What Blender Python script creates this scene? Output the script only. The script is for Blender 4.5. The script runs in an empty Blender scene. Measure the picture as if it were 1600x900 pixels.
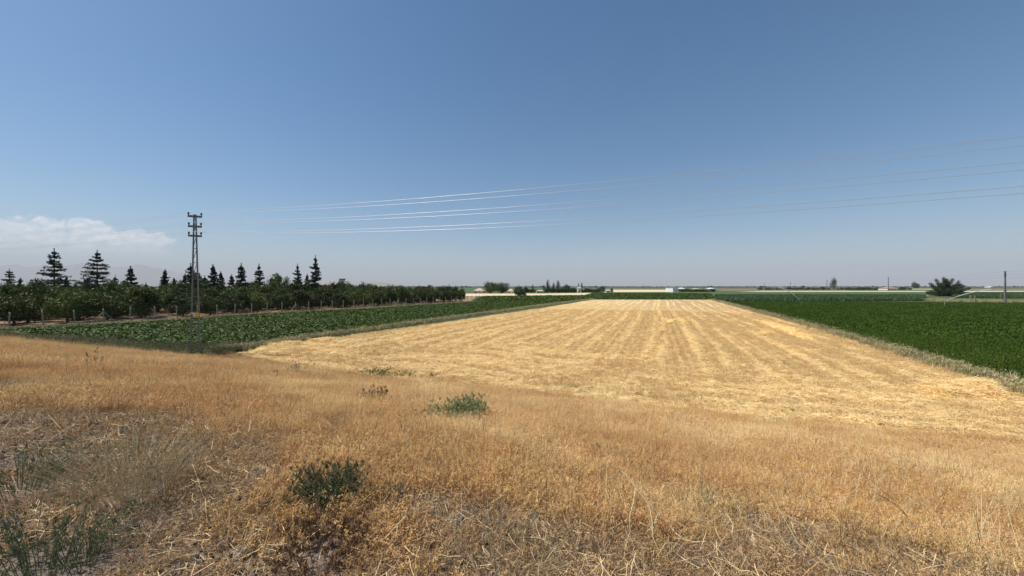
import bpy, math, random
import numpy as np
from mathutils import Vector, Matrix, noise as mn

R = math.radians
rng = np.random.default_rng(7)
random.seed(7)
S = bpy.context.scene
COL = S.collection

# ------------------------------------------------------------------ camera, world, sun
F = 590.0            # focal length in photo pixels (1600 wide)
HY = 447.5           # horizon row of the photo
CAMZ = 1.7
FZ = -2.9            # level of the fields below the road embankment
cam_d = bpy.data.cameras.new('camera'); cam = bpy.data.objects.new('camera', cam_d); COL.objects.link(cam)
cam.location = (0, 0, CAMZ)
cam.rotation_euler = (R(90) - math.atan(2.5 / F), 0, 0)
cam_d.sensor_width = 36; cam_d.lens = F / 1600 * 36
cam_d.clip_start = 0.05; cam_d.clip_end = 60000
S.camera = cam
S.view_settings.view_transform = 'Standard'; S.view_settings.look = 'None'
S.view_settings.gamma = 1; S.view_settings.exposure = 0.10
S.view_settings.use_curve_mapping = False
SUN_E, SUN_A = R(57), R(-88)      # elevation, azimuth clockwise from the view axis (+Y)
SKY = 0.108
HAZE_D = 0.00007

def N(t, typ, **kw):
    n = t.nodes.new(typ)
    for k, v in kw.items():
        if k.startswith('i_'):
            n.inputs[k[2:]].default_value = v
        else: setattr(n, k, v)
    return n

def mnode(t, op, a, b=None, clamp=False):
    n = t.nodes.new('ShaderNodeMath'); n.operation = op; n.use_clamp = clamp
    for i, v in enumerate((a, b)):
        if v is None: continue
        if isinstance(v, (int, float)): n.inputs[i].default_value = v
        else: t.links.new(v, n.inputs[i])
    return n.outputs[0]

W = bpy.data.worlds.new('World'); S.world = W; W.use_nodes = True
t = W.node_tree; t.nodes.clear()
sky = N(t, 'ShaderNodeTexSky', sky_type='NISHITA', sun_disc=False, sun_elevation=SUN_E, sun_rotation=SUN_A,
        altitude=900, air_density=0.95, dust_density=1.6, ozone_density=1.2)
out = N(t, 'ShaderNodeOutputWorld'); bg = N(t, 'ShaderNodeBackground'); bg.inputs['Strength'].default_value = SKY
hs = N(t, 'ShaderNodeHueSaturation'); hs.inputs['Saturation'].default_value = 1.36; hs.inputs['Hue'].default_value = 0.493
t.links.new(sky.outputs[0], hs.inputs['Color'])
tc = N(t, 'ShaderNodeTexCoord'); sp = N(t, 'ShaderNodeSeparateXYZ'); t.links.new(tc.outputs['Generated'], sp.inputs[0])
X, Y, Z = sp.outputs
Ys = mnode(t, 'MAXIMUM', Y, 0.05)
p = mnode(t, 'DIVIDE', X, Ys); q = mnode(t, 'DIVIDE', Z, Ys)
cmb = N(t, 'ShaderNodeCombineXYZ'); t.links.new(p, cmb.inputs[0]); t.links.new(mnode(t, 'MULTIPLY', q, 1.7), cmb.inputs[1])
nz = N(t, 'ShaderNodeTexNoise', i_Scale=11.0, i_Detail=9.0, i_Roughness=0.62); t.links.new(cmb.outputs[0], nz.inputs['Vector'])
nz2 = N(t, 'ShaderNodeTexNoise', i_Scale=30.0, i_Detail=8.0, i_Roughness=0.6); t.links.new(cmb.outputs[0], nz2.inputs['Vector'])
def blob(cp, cq, rp, rq):
    a = mnode(t, 'DIVIDE', mnode(t, 'SUBTRACT', p, cp), rp); b = mnode(t, 'DIVIDE', mnode(t, 'SUBTRACT', q, cq), rq)
    s = mnode(t, 'ADD', mnode(t, 'MULTIPLY', a, a), mnode(t, 'MULTIPLY', b, b))
    return mnode(t, 'SUBTRACT', 1.0, s)
m = blob(-1.30, .128, .20, .064)
for a in ((-1.55, .118, .16, .07), (-1.13, .125, .11, .056), (-1.00, .126, .13, .028), (-1.2, .1, .3, .04)):
    m = mnode(t, 'MAXIMUM', m, blob(*a))
m = mnode(t, 'ADD', m, mnode(t, 'MULTIPLY', mnode(t, 'SUBTRACT', nz.outputs[0], 0.5), 3.0))
m = mnode(t, 'MULTIPLY', mnode(t, 'SUBTRACT', m, 0.10), 3.6, True)
m = mnode(t, 'MULTIPLY', m, mnode(t, 'MULTIPLY', mnode(t, 'SUBTRACT', q, 0.072), 20.0, True))   # the base dissolves into the haze
det = mnode(t, 'MULTIPLY', mnode(t, 'SUBTRACT', nz2.outputs[0], 0.22), 2.1, True)
m = mnode(t, 'MULTIPLY', mnode(t, 'MULTIPLY', m, det), 0.95)
m = mnode(t, 'MULTIPLY', m, mnode(t, 'GREATER_THAN', Y, 0.1))
mix = N(t, 'ShaderNodeMix', data_type='RGBA'); t.links.new(m, mix.inputs[0])
t.links.new(hs.outputs[0], mix.inputs[6]); mix.inputs[7].default_value = (10.5, 10.4, 10.4, 1)
t.links.new(mix.outputs[2], bg.inputs['Color']); t.links.new(bg.outputs[0], out.inputs[0])

sd = bpy.data.lights.new('sun', 'SUN'); sd.energy = 5.0; sd.angle = R(0.53); sd.color = (1.0, 0.95, 0.87)
so = bpy.data.objects.new('sun', sd); COL.objects.link(so)
sv = Vector((math.cos(SUN_E) * math.sin(SUN_A), math.cos(SUN_E) * math.cos(SUN_A), math.sin(SUN_E)))
so.rotation_euler = sv.to_track_quat('Z', 'Y').to_euler()

# ------------------------------------------------------------------ helpers
UX, UY = 0.38, 0.925                     # unit vector pointing away from the road, across the embankment
def at(px, py, h=4.6):                    # ground point seen at a photo position, on the level of the fields
    d = h * F / (py - HY)
    return ((px - 800) / F * d, d)
def sst(a, b, x):
    k = np.clip((x - a) / (b - a), 0, 1); return k * k * (3 - 2 * k)
def lump(x, y):
    return (np.sin(x * 1.31 + 1.7 * np.sin(y * .9)) * np.sin(y * 1.13 + 1.1 * np.sin(x * .7)) * .5
            + np.sin(x * 3.1 + y * 2.3) * np.sin(y * 3.7 - x * 1.9) * .25)
def ground_z(x, y):
    x = np.asarray(x, float); y = np.asarray(y, float)
    u = UX * x + UY * y
    k = np.clip((u - 1.9) / (15.2 - 1.9), 0, 1)
    prof = np.where(k < .06, k * k / .12, k - .03)
    prof = np.where(k > .9, .87 + (1 - (1 - (k - .9) / .1) ** 2) * .065, prof) / .935
    fade = 1 - sst(13.5, 16.5, u)
    return FZ * prof + lump(x, y) * .05 * fade * sst(-4, 1, u + 3)

def mesh(name, V, Fc, mats=None, smooth=False, parent=None, mi=None, link=True):
    me = bpy.data.meshes.new(name)
    me.from_pydata(np.asarray(V, float).tolist(), [], Fc.tolist() if isinstance(Fc, np.ndarray) else Fc)
    for m_ in (mats if isinstance(mats, (list, tuple)) else [mats]):
        if m_: me.materials.append(m_)
    if mi is not None: me.polygons.foreach_set('material_index', np.asarray(mi, np.int32))
    if smooth: me.polygons.foreach_set('use_smooth', np.ones(len(me.polygons), bool))
    me.update()
    o = bpy.data.objects.new(name, me)
    if link: COL.objects.link(o)
    if parent: o.parent = parent
    return o
def empty(name, loc=(0, 0, 0), rz=0):
    o = bpy.data.objects.new(name, None); COL.objects.link(o); o.location = loc; o.rotation_euler = (0, 0, rz)
    o.empty_display_size = .2
    return o
def tag(o, label=None, cat=None, group=None, kind=None):
    if label: o['label'] = label
    if cat: o['category'] = cat
    if group: o['group'] = group
    if kind: o['kind'] = kind
    return o
def copy_tree(o, parent=None):
    c = o.copy(); COL.objects.link(c); c.parent = parent
    for ch in [k for k in bpy.data.objects if k.parent == o]: copy_tree(ch, c)
    return c

class MB:
    def __init__(s): s.V = []; s.F = []; s.n = 0
    def add(s, V, Fc):
        V = np.asarray(V, float)
        s.V.append(V)
        s.F += [[i + s.n for i in f] for f in Fc]
        s.n += len(V)
    def box(s, c, d, rot=None):
        hx, hy, hz = [k / 2 for k in d]
        V = np.array([[x, y, z] for x in (-hx, hx) for y in (-hy, hy) for z in (-hz, hz)])
        if rot is not None: V = V @ np.array(rot.to_3x3()).T
        V = V + np.array(c)
        s.add(V, [(0, 1, 3, 2), (4, 6, 7, 5), (0, 4, 5, 1), (2, 3, 7, 6), (0, 2, 6, 4), (1, 5, 7, 3)])
    def tube(s, pts, rad, n=6, cap=True):
        pts = [Vector(k) for k in pts]
        if isinstance(rad, (int, float)): rad = [rad] * len(pts)
        V = []
        for i, pnt in enumerate(pts):
            dr = (pts[min(i + 1, len(pts) - 1)] - pts[max(i - 1, 0)]).normalized()
            a = dr.orthogonal().normalized() if i == 0 else (a - dr * a.dot(dr)).normalized()
            b = dr.cross(a)
            for k in range(n):
                th = 2 * math.pi * k / n
                V.append(pnt + (a * math.cos(th) + b * math.sin(th)) * rad[i])
        Fc = [(i * n + k, i * n + (k + 1) % n, (i + 1) * n + (k + 1) % n, (i + 1) * n + k)
              for i in range(len(pts) - 1) for k in range(n)]
        if cap: Fc += [tuple(range(n - 1, -1, -1)), tuple((len(pts) - 1) * n + k for k in range(n))]
        s.add([tuple(k) for k in V], Fc)
    def beam(s, a, b, w, d):                      # square section bar from a to b
        a, b = Vector(a), Vector(b); dr = b - a
        s.box((a + b) / 2, (w, d, dr.length), dr.to_track_quat('Z', 'Y').to_matrix())
    def build(s, name, mat, parent=None, smooth=False, link=True):
        return mesh(name, np.concatenate(s.V), s.F, mat, smooth, parent, link=link)

def rand_rot(n, r=rng):
    v = r.normal(size=(n, 3)); v /= np.linalg.norm(v, axis=1)[:, None]
    w = r.normal(size=(n, 3)); w -= (w * v).sum(1)[:, None] * v; w /= np.linalg.norm(w, axis=1)[:, None]
    return v, w
def leaf_quads(C, size, asp=.6, r=rng, up=0.0, rise=0.0):
    n = len(C); a, b = rand_rot(n, r)
    if rise:
        a[:, 2] = np.abs(a[:, 2]) + rise; a /= np.linalg.norm(a, axis=1)[:, None]; b = b - (a * b).sum(1)[:, None] * a
    if up: a[:, 2] *= (1 - up); b[:, 2] *= (1 - up)
    s = size * r.uniform(.6, 1.4, n)[:, None]
    a = a * s; b = b * s * asp
    V = np.stack([C - a, C - b * .8 + a * .1, C + a, C + b * .8 + a * .1], 1).reshape(-1, 3)
    return V, np.arange(4 * n).reshape(-1, 4)

# ------------------------------------------------------------------ materials
MC = {}
def mat(name, base, base2=None, scale=4.0, rough=.8, detail=5, spec=.3, transl=0, rnd=0.0, metal=0, bump=0, bscale=None,
        base3=None, s3=.5, coord='Object', contrast=2.0):
    if name in MC: return MC[name]
    m_ = bpy.data.materials.new(name); m_.use_nodes = True; t = m_.node_tree; t.nodes.clear()
    o = N(t, 'ShaderNodeOutputMaterial'); b = N(t, 'ShaderNodeBsdfPrincipled')
    b.inputs['Roughness'].default_value = rough; b.inputs['Specular IOR Level'].default_value = spec
    b.inputs['Metallic'].default_value = metal
    if coord == 'World':
        g = N(t, 'ShaderNodeNewGeometry'); vec = g.outputs['Position']
    else:
        g = N(t, 'ShaderNodeTexCoord'); vec = g.outputs[coord]
    colr = None
    if base2:
        nz = N(t, 'ShaderNodeTexNoise', i_Scale=scale, i_Detail=detail, i_Roughness=.6); t.links.new(vec, nz.inputs['Vector'])
        f = mnode(t, 'ADD', mnode(t, 'MULTIPLY', mnode(t, 'SUBTRACT', nz.outputs[0], .5), contrast), .5, True)
        mx = N(t, 'ShaderNodeMix', data_type='RGBA'); t.links.new(f, mx.inputs[0])
        mx.inputs[6].default_value = (*base, 1); mx.inputs[7].default_value = (*base2, 1); colr = mx.outputs[2]
    if base3:
        nz = N(t, 'ShaderNodeTexNoise', i_Scale=s3, i_Detail=4.0, i_Roughness=.6); t.links.new(vec, nz.inputs['Vector'])
        f = mnode(t, 'MULTIPLY', mnode(t, 'SUBTRACT', nz.outputs[0], .46), 6.0, True)
        mx = N(t, 'ShaderNodeMix', data_type='RGBA'); t.links.new(f, mx.inputs[0])
        t.links.new(colr, mx.inputs[6]); mx.inputs[7].default_value = (*base3, 1); colr = mx.outputs[2]
    if rnd:
        oi = N(t, 'ShaderNodeObjectInfo'); h = N(t, 'ShaderNodeHueSaturation')
        t.links.new(mnode(t, 'ADD', 1 - rnd, mnode(t, 'MULTIPLY', oi.outputs['Random'], 2 * rnd)), h.inputs['Value'])
        t.links.new(mnode(t, 'ADD', .5 - rnd * .04, mnode(t, 'MULTIPLY', mnode(t, 'FRACT', mnode(t, 'MULTIPLY', oi.outputs['Random'], 17.3)), rnd * .08)), h.inputs['Hue'])
        if colr is None: h.inputs['Color'].default_value = (*base, 1)
        else: t.links.new(colr, h.inputs['Color'])
        colr = h.outputs[0]
    if colr is None: b.inputs['Base Color'].default_value = (*base, 1)
    else: t.links.new(colr, b.inputs['Base Color'])
    if bump:
        nz = N(t, 'ShaderNodeTexNoise', i_Scale=bscale or scale * 3, i_Detail=6.0); t.links.new(vec, nz.inputs['Vector'])
        bp = N(t, 'ShaderNodeBump', i_Strength=1.0, i_Distance=bump); t.links.new(nz.outputs[0], bp.inputs['Height'])
        t.links.new(bp.outputs[0], b.inputs['Normal'])
    sh = b.outputs[0]
    if transl:
        tr = N(t, 'ShaderNodeBsdfTranslucent')
        if colr is None: tr.inputs[0].default_value = (*base, 1)
        else: t.links.new(colr, tr.inputs[0])
        ms = N(t, 'ShaderNodeMixShader'); ms.inputs[0].default_value = transl
        t.links.new(sh, ms.inputs[1]); t.links.new(tr.outputs[0], ms.inputs[2]); sh = ms.outputs[0]
    t.links.new(sh, o.inputs[0])
    MC[name] = m_; return m_

M_gold = mat('dry_grass_gold', (.72, .440, .160), (.54, .290, .100), .7, .75, 6, rnd=.30, transl=.12, base3=(.84, .60, .27), s3=.30, coord='World')
M_rust = mat('dry_grass_rust', (.46, .26, .110), (.62, .39, .16), .9, .8, 6, rnd=.30, transl=.12, coord='World')
M_greyg = mat('dry_grass_grey', (.40, .29, .165), (.25, .165, .085), 1.2, .85, 5, rnd=.35, coord='World')
M_pale = mat('bleached_straw', (.74, .59, .34), (.62, .46, .24), 3, .6, 3, rnd=.2, coord='World')
M_pile = mat('straw_heap', (.92, .68, .25), (.66, .45, .16), 9, .75, 8, bump=.06, bscale=14, coord='World', contrast=3)
M_stub = mat('stubble_straw', (.70, .50, .24), (.60, .40, .17), 1.5, .7, 5, rnd=.25, coord='World')
M_strw = mat('fresh_straw', (.88, .67, .33), (.78, .55, .23), 2.0, .6, 5, rnd=.18, coord='World')
M_weed = mat('margin_weed', (.17, .19, .075), (.36, .31, .15), .35, .8, 5, rnd=.3, coord='World')
M_beet = mat('beet_leaf', (.042, .078, .006), (.078, .112, .012), .5, .55, 4, spec=.18, rnd=.35, coord='World', transl=.1)
M_alf = mat('alfalfa_leaf', (.048, .086, .012), (.072, .116, .018), .25, .85, 6, spec=.08, rnd=.34, coord='World', transl=.12)
M_maize = mat('maize_leaf', (.045, .085, .025), (.065, .115, .035), .2, .6, 5, rnd=.4, coord='World')
M_wdark = mat('dark_weed_leaf', (.050, .065, .022), (.10, .10, .04), .5, .8, 5, spec=.15, rnd=.3, coord='World')
M_soil = mat('embankment_soil', (.12, .082, .058), (.32, .225, .14), 34, .95, 8, bump=.03, bscale=50, base3=(.19, .16, .14), s3=.9, coord='World')
M_stone = mat('grey_stone', (.19, .155, .13), (.11, .092, .078), 14, .9, 5, bump=.01, rnd=.35)
M_bark = mat('bark', (.10, .075, .055), (.16, .12, .09), 12, .9, 5, bump=.02)
M_fruit = mat('fruit_leaf', (.034, .056, .011), (.105, .125, .020), .6, .6, 4, rnd=.45, transl=.15, coord='World')
M_conif = mat('conifer_needles', (.026, .042, .016), (.046, .066, .026), 1.0, .7, 3, rnd=.25)
M_dark = mat('dark_foliage', (.028, .050, .016), (.045, .070, .022), .8, .65, 3, rnd=.3, transl=.1)
M_olive = mat('olive_foliage', (.085, .110, .035), (.05, .08, .025), .8, .65, 3, rnd=.2, transl=.1)
M_shrub = mat('shrub_leaf', (.095, .110, .045), (.165, .170, .085), 9, .7, 3, transl=.1)
M_greysh = mat('grey_green_leaf', (.20, .21, .115), (.13, .15, .075), 9, .75, 3)
M_bluesh = mat('pale_green_leaf', (.29, .32, .13), (.37, .39, .19), 9, .7, 3)
M_green = mat('fresh_green_leaf', (.10, .17, .04), (.16, .22, .06), 9, .6, 3)
M_brown = mat('withered_leaf', (.16, .085, .045), (.26, .15, .075), 12, .85, 3)
M_steel = mat('galvanised_steel', (.22, .23, .225), (.15, .15, .145), 3, .55, 5, metal=.35, bump=.002)
M_alu = mat('aluminium_conductor', (.62, .63, .64), rough=.4, metal=.5, spec=.6)
M_insul = mat('insulator_brown', (.05, .035, .03), rough=.2, spec=.7)
M_yel = mat('yellow_plate', (.62, .48, .05), rough=.5)
M_white = mat('white_paint', (.80, .80, .78), (.70, .69, .66), 2, .7)
M_conc = mat('weathered_concrete', (.30, .265, .22), (.21, .185, .155), 7, .9, 5, bump=.006)
M_wire = mat('rusty_wire', (.16, .12, .10), rough=.7, metal=.4)
M_roof = mat('red_roof', (.34, .17, .13), (.42, .25, .20), 1.5, .8, 4)
M_cream = mat('cream_render', (.62, .54, .42), (.52, .45, .36), .8, .85, 4)
M_glass = mat('dark_pane', (.03, .035, .04), rough=.15, spec=.6)
M_wood = mat('weathered_wood', (.38, .29, .19), (.25, .18, .12), 9, .85)
M_tan = mat('far_straw', (.74, .60, .38), (.62, .48, .28), .05, .9, 5, coord='World')
M_fgreen = mat('far_green', (.085, .120, .040), (.060, .095, .028), .08, .9, 6, coord='World')
M_mgreen = mat('mid_green', (.055, .105, .025), (.075, .125, .035), .3, .9, 6, coord='World', bump=.1, bscale=3)
M_fbrown = mat('far_brown', (.26, .17, .11), (.20, .14, .09), .05, .9, 5, coord='World')
M_hill = mat('hill', (.30, .25, .19), (.22, .20, .15), .002, .95, 6, coord='World')
M_beets = mat('beet_soil', (.055, .060, .024), (.085, .10, .03), 3, .9, 6, coord='World')
M_alfs = mat('alfalfa_floor', (.020, .040, .008), (.028, .052, .010), 1.2, .9, 7, coord='World', bump=.12, bscale=5)

# stubble: colour follows a per-vertex "how much loose straw lies here" value plus fine fibres
def stubble_mat():
    m_ = bpy.data.materials.new('stubble_ground'); m_.use_nodes = True; t = m_.node_tree; t.nodes.clear()
    o = N(t, 'ShaderNodeOutputMaterial'); b = N(t, 'ShaderNodeBsdfPrincipled'); b.inputs['Roughness'].default_value = .85
    b.inputs['Specular IOR Level'].default_value = .2
    g = N(t, 'ShaderNodeNewGeometry'); at_ = N(t, 'ShaderNodeAttribute'); at_.attribute_name = 'straw'
    mp = N(t, 'ShaderNodeMapping'); mp0 = N(t, 'ShaderNodeMapping'); mp0.inputs['Rotation'].default_value = (0, 0, R(20.9)); mp.inputs['Scale'].default_value = (1.3, .07, 1)
    t.links.new(g.outputs['Position'], mp0.inputs[0]); t.links.new(mp0.outputs[0], mp.inputs[0])
    n1 = N(t, 'ShaderNodeTexNoise', i_Scale=5.0, i_Detail=8.0, i_Roughness=.7); t.links.new(mp.outputs[0], n1.inputs['Vector'])
    n2 = N(t, 'ShaderNodeTexNoise', i_Scale=.35, i_Detail=5.0); t.links.new(g.outputs['Position'], n2.inputs['Vector'])
    n3 = N(t, 'ShaderNodeTexNoise', i_Scale=22.0, i_Detail=5.0, i_Roughness=.7); t.links.new(g.outputs['Position'], n3.inputs['Vector'])
    f = mnode(t, 'ADD', at_.outputs['Fac'], mnode(t, 'MULTIPLY', mnode(t, 'SUBTRACT', n1.outputs[0], .5), 1.7))
    f = mnode(t, 'ADD', f, mnode(t, 'MULTIPLY', mnode(t, 'SUBTRACT', n3.outputs[0], .5), .7))
    f = mnode(t, 'ADD', f, mnode(t, 'MULTIPLY', mnode(t, 'SUBTRACT', n2.outputs[0], .5), .8), True)
    cr = N(t, 'ShaderNodeValToRGB'); t.links.new(f, cr.inputs[0])
    e = cr.color_ramp.elements; e[0].position = 0; e[0].color = (.43, .28, .125, 1); e[1].position = 1; e[1].color = (.88, .70, .39, 1)
    k = e.new(.4); k.color = (.62, .43, .205, 1); k = e.new(.7); k.color = (.76, .57, .29, 1)
    t.links.new(cr.outputs[0], b.inputs['Base Color'])
    bp = N(t, 'ShaderNodeBump', i_Strength=1.0, i_Distance=.05); t.links.new(n3.outputs[0], bp.inputs['Height']); t.links.new(bp.outputs[0], b.inputs['Normal'])
    t.links.new(b.outputs[0], o.inputs[0]); return m_
M_stubg = stubble_mat()

# ------------------------------------------------------------------ terrain
def stretched(lo, hi, step, far, n=26):
    c = np.arange(lo, hi + step / 2, step)
    a = hi + (far - hi) * (np.linspace(0, 1, n + 1)[1:]) ** 4
    b = lo - (far + lo) * (np.linspace(0, 1, n + 1)[1:]) ** 4
    return np.concatenate([b[::-1], c, a])
us = stretched(-3, 19, .22, 26000, 30); vs = stretched(-60, 30, .45, 26000, 30)
Ug, Vg = np.meshgrid(us, vs, indexing='ij')
Xg = UX * Ug + UY * Vg; Yg = UY * Ug - UX * Vg
Zg = ground_z(Xg, Yg) + .025 * (rng.random(Xg.shape) - .5) * (Ug < 15)
nu, nv = Xg.shape
idx = np.arange(nu * nv).reshape(nu, nv)
Fq = np.stack([idx[:-1, :-1], idx[:-1, 1:], idx[1:, 1:], idx[1:, :-1]], -1).reshape(-1, 4)
uc = (Ug[:-1, :-1] + Ug[1:, 1:]).ravel() / 2
far_i = (uc > 16).astype(int)
g = mesh('ground', np.stack([Xg, Yg, Zg], -1).reshape(-1, 3), Fq, [M_soil, M_fgreen], True, mi=far_i)
if g.data.polygons[0].normal.z < 0: g.data.flip_normals()
tag(g, kind='structure')

def inpoly(P, x, y):
    r_ = np.zeros(x.shape, bool); n = len(P); j = n - 1
    for i in range(n):
        xi, yi = P[i]; xj, yj = P[j]
        c = ((yi > y) != (yj > y)) & (x < (xj - xi) * (y - yi) / (yj - yi + 1e-12) + xi)
        r_ ^= c; j = i
    return r_
def poly(*pts): return [at(*k) for k in pts]
def sheet(name, P, z, m_, kind='structure'):
    if sum(P[i][0] * P[(i + 1) % len(P)][1] - P[(i + 1) % len(P)][0] * P[i][1] for i in range(len(P))) < 0: P = P[::-1]
    o = mesh(name, [(x, y, FZ + z) for x, y in P], [tuple(range(len(P)))], m_); return tag(o, kind=kind)

P_beet = poly((-150, 531), (13, 515), (203, 506), (403, 492), (584, 482.5), (735, 472.5), (757, 463.5), (915, 462), (925, 458.5), (1110, 458.5),
              (1118, 467.5), (925, 467.5), (890, 471.5), (700, 495), (590, 511), (487, 524), (350, 541), (250, 543), (120, 536), (0, 529))
P_beetn = poly((-150, 531), (13, 515), (203, 506), (403, 492), (584, 482.5), (735, 472.5), (800, 469), (905, 469), (890, 471.5), (700, 495), (590, 511), (487, 524), (350, 541), (250, 543), (120, 536), (0, 529))
P_stub = poly((370, 556), (430, 543), (600, 518), (714, 502), (860, 480), (925, 468.5), (1115, 468.5), (1140, 476), (1250, 508), (1400, 552), (1590, 612), (2050, 752),
              (1900, 735), (1600, 700), (1160, 668), (1000, 640), (800, 612), (600, 594), (450, 571))
P_alf = poly((1135, 473), (1350, 473.5), (1600, 475.5), (2600, 479), (2600, 700), (2100, 744), (1600, 601))
sheet('beet_field', P_beet, .012, M_beets); sheet('alfalfa_field', P_alf, .012, M_alfs)
P_orch = poly((-900, 585), (13, 511.5), (735, 470.5), (745, 463), (560, 463), (250, 466), (-400, 478))
M_orch = mat('orchard_soil', (.25, .155, .095), (.36, .25, .14), .5, .95, 6, coord='World', bump=.03)
sheet('orchard_ground', P_orch, .008, M_orch)
sheet('far_wheat_strip_field', poly((700, 462.6), (757, 462.8), (900, 461.8), (960, 459), (925, 457.6), (850, 458.6), (700, 458.8)), .03, M_tan)
sheet('far_stubble_field', poly((900, 456.6), (1046, 456.2), (1046, 452.8), (930, 452.8)), .03, M_tan)
sheet('far_ploughed_field', poly((880, 452.7), (1200, 452.7), (1180, 451.2), (880, 451.2)), .04, M_fbrown)
sheet('green_strip_field', poly((1115, 462.2), (1440, 462.2), (1460, 459.7), (1118, 459.7)), .03, M_mgreen)
sheet('pale_track', poly((1250, 462.0), (1450, 462.2), (1450, 461.6), (1240, 461.5)), .05, M_tan)
sheet('green_crop_field', poly((1120, 459.4), (1460, 459.4), (1440, 457), (1118, 457)), .04, M_mgreen)
sheet('pale_stubble_strip', poly((1150, 456.0), (2200, 456.0), (2200, 454.3), (1190, 454.8)), .05, M_tan)
sheet('ploughed_strip_field', poly((1120, 454.5), (1335, 454.5), (1320, 453.1), (1130, 453.0)), .06, M_fbrown)
sheet('brown_far_field', poly((1500, 454.0), (2200, 453.8), (2200, 451.4), (1520, 451.4)), .05, M_fbrown)
sheet('tan_far_field', poly((1405, 452.2), (1470, 452.2), (1480, 451.4), (1415, 451.4)), .06, M_tan)

# stubble field with swaths of loose straw as low ridges
SD = np.array([math.sin(R(20.9)), math.cos(R(20.9))]); SN = np.array([SD[1], -SD[0]])
SWP = np.cumsum(np.random.default_rng(3).uniform(.75, 2.5, 110)) - 78
SWA = np.random.default_rng(4).uniform(.10, 1.0, 110)
def straw_amount(x, y):
    a = x * SN[0] + y * SN[1]; l = x * SD[0] + y * SD[1]; u = UX * x + UY * y
    aw_ = a + .25 * np.sin(l * .09) + .12 * np.sin(l * .31 + a * .2) + .06 * np.sin(l * 1.3)
    i = np.clip(np.searchsorted(SWP, aw_.ravel()).reshape(aw_.shape), 1, 109)
    d0 = aw_ - SWP[i - 1]; d1 = SWP[i] - aw_
    near = np.where(d0 < d1, d0, d1); am = np.where(d0 < d1, SWA[i - 1], SWA[i])
    patch = np.clip(.62 + .55 * np.sin(l * .17 + am * 40) * np.sin(l * .071 + am * 9) + .25 * np.sin(l * .9 + am * 7), 0, 1)
    rows = np.exp(-(near / .23) ** 2) * (.35 + .65 * am) * patch * 1.25 + .15 + .07 * np.sin(a * 2 * math.pi / .62)
    left = 1 - sst(-2, 12, a - 3)
    rows = rows + .20 * left - .13 * np.exp(-((a - 2.5 - .02 * l) / 7) ** 2)
    w2 = u + .6 * np.sin(a * .23 + 1) + .35 * np.sin(a * .71) + .15 * np.sin(a * 1.9)
    j = np.clip(np.searchsorted(SWP + 40, w2.ravel()).reshape(w2.shape), 1, 109)
    e0 = np.minimum(np.abs(w2 - SWP[j - 1] - 40), np.abs(SWP[j] + 40 - w2)); am2 = SWA[j]
    p2 = np.clip(.5 + .6 * np.sin(a * .37 + am2 * 33) + .4 * np.sin(a * 1.1 + am2 * 11), 0, 1)
    head = np.exp(-(e0 / .42) ** 2) * p2 * .9 + .32 + .14 * np.sin(a * .9 + u * .7) * np.sin(u * 1.3 - a * .4)
    k = sst(20, 29, u + 2.5 * np.sin(a * .21) + 1.0 * np.sin(a * .8))
    return np.clip(head * (1 - k) + rows * k, 0, 1)
Bl, Bh = -35, 145
ls = np.concatenate([np.arange(0, 60, .2), np.arange(60, 150, .6)]); as_ = np.arange(-40, 32, .2)
A, L = np.meshgrid(as_, ls, indexing='ij')
Xs = A * SN[0] + L * SD[0]; Ys_ = A * SN[1] + L * SD[1]
st = straw_amount(Xs, Ys_)
keepv = inpoly(P_stub, Xs, Ys_)
idx = np.arange(Xs.size).reshape(Xs.shape)
kf = (keepv[:-1, :-1] & keepv[1:, :-1] & keepv[:-1, 1:] & keepv[1:, 1:]).ravel()
Fq = np.stack([idx[:-1, :-1], idx[1:, :-1], idx[1:, 1:], idx[:-1, 1:]], -1).reshape(-1, 4)[kf]
used = np.unique(Fq); rm = -np.ones(Xs.size, int); rm[used] = np.arange(len(used)); Fq = rm[Fq]
Zs = FZ + .02 + st * .045 + rng.random(Xs.shape) * .03
Vs = np.stack([Xs, Ys_, Zs], -1).reshape(-1, 3)[used]
sf = mesh('stubble_field', Vs, Fq, M_stubg, True)
if sf.data.polygons[0].normal.z < 0: sf.data.flip_normals()
ca = sf.data.attributes.new('straw', 'FLOAT', 'POINT'); ca.data.foreach_set('value', st.ravel()[used].astype(np.float32))
tag(sf, kind='structure')

# far hills
def hills(name, x0, x1, dist, prof, seed, depth=2500):
    n, k = 140, 14; V = []
    for j in range(k):
        w = j / (k - 1); D = dist + depth * w; env = math.sin(math.pi * min(w * 1.0, 1)) ** .8
        for i in range(n):
            px = x0 + (x1 - x0) * i / (n - 1)
            h = prof(px) / F * (dist + depth * .5)
            nn = mn.fractal(Vector((px * .02, w * 2.5, seed)), .9, 2.1, 6)
            z = h * env * (1 + .22 * nn) + (h * .1) * nn * env
            V.append(((px - 800) / F * D, D, FZ - 3 + max(z, 0) + CAMZ * 0))
    Fc = [(j * n + i, j * n + i + 1, (j + 1) * n + i + 1, (j + 1) * n + i) for j in range(k - 1) for i in range(n - 1)]
    return tag(mesh(name, V, Fc, M_hill, True), kind='structure')
ga = lambda x, c, w: math.exp(-((x - c) / w) ** 2)
hills('mountain_range', -60, 560, 15500, lambda x: 25 * ga(x, 190, 110) + 22 * ga(x, 20, 160) + 30 * ga(x, -300, 260) + 17 * ga(x, 425, 32) + 9 * ga(x, 330, 80), 3.1)
hills('low_hill', 470, 700, 8200, lambda x: 6 * ga(x, 583, 45), 8.2, 1500)

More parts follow.
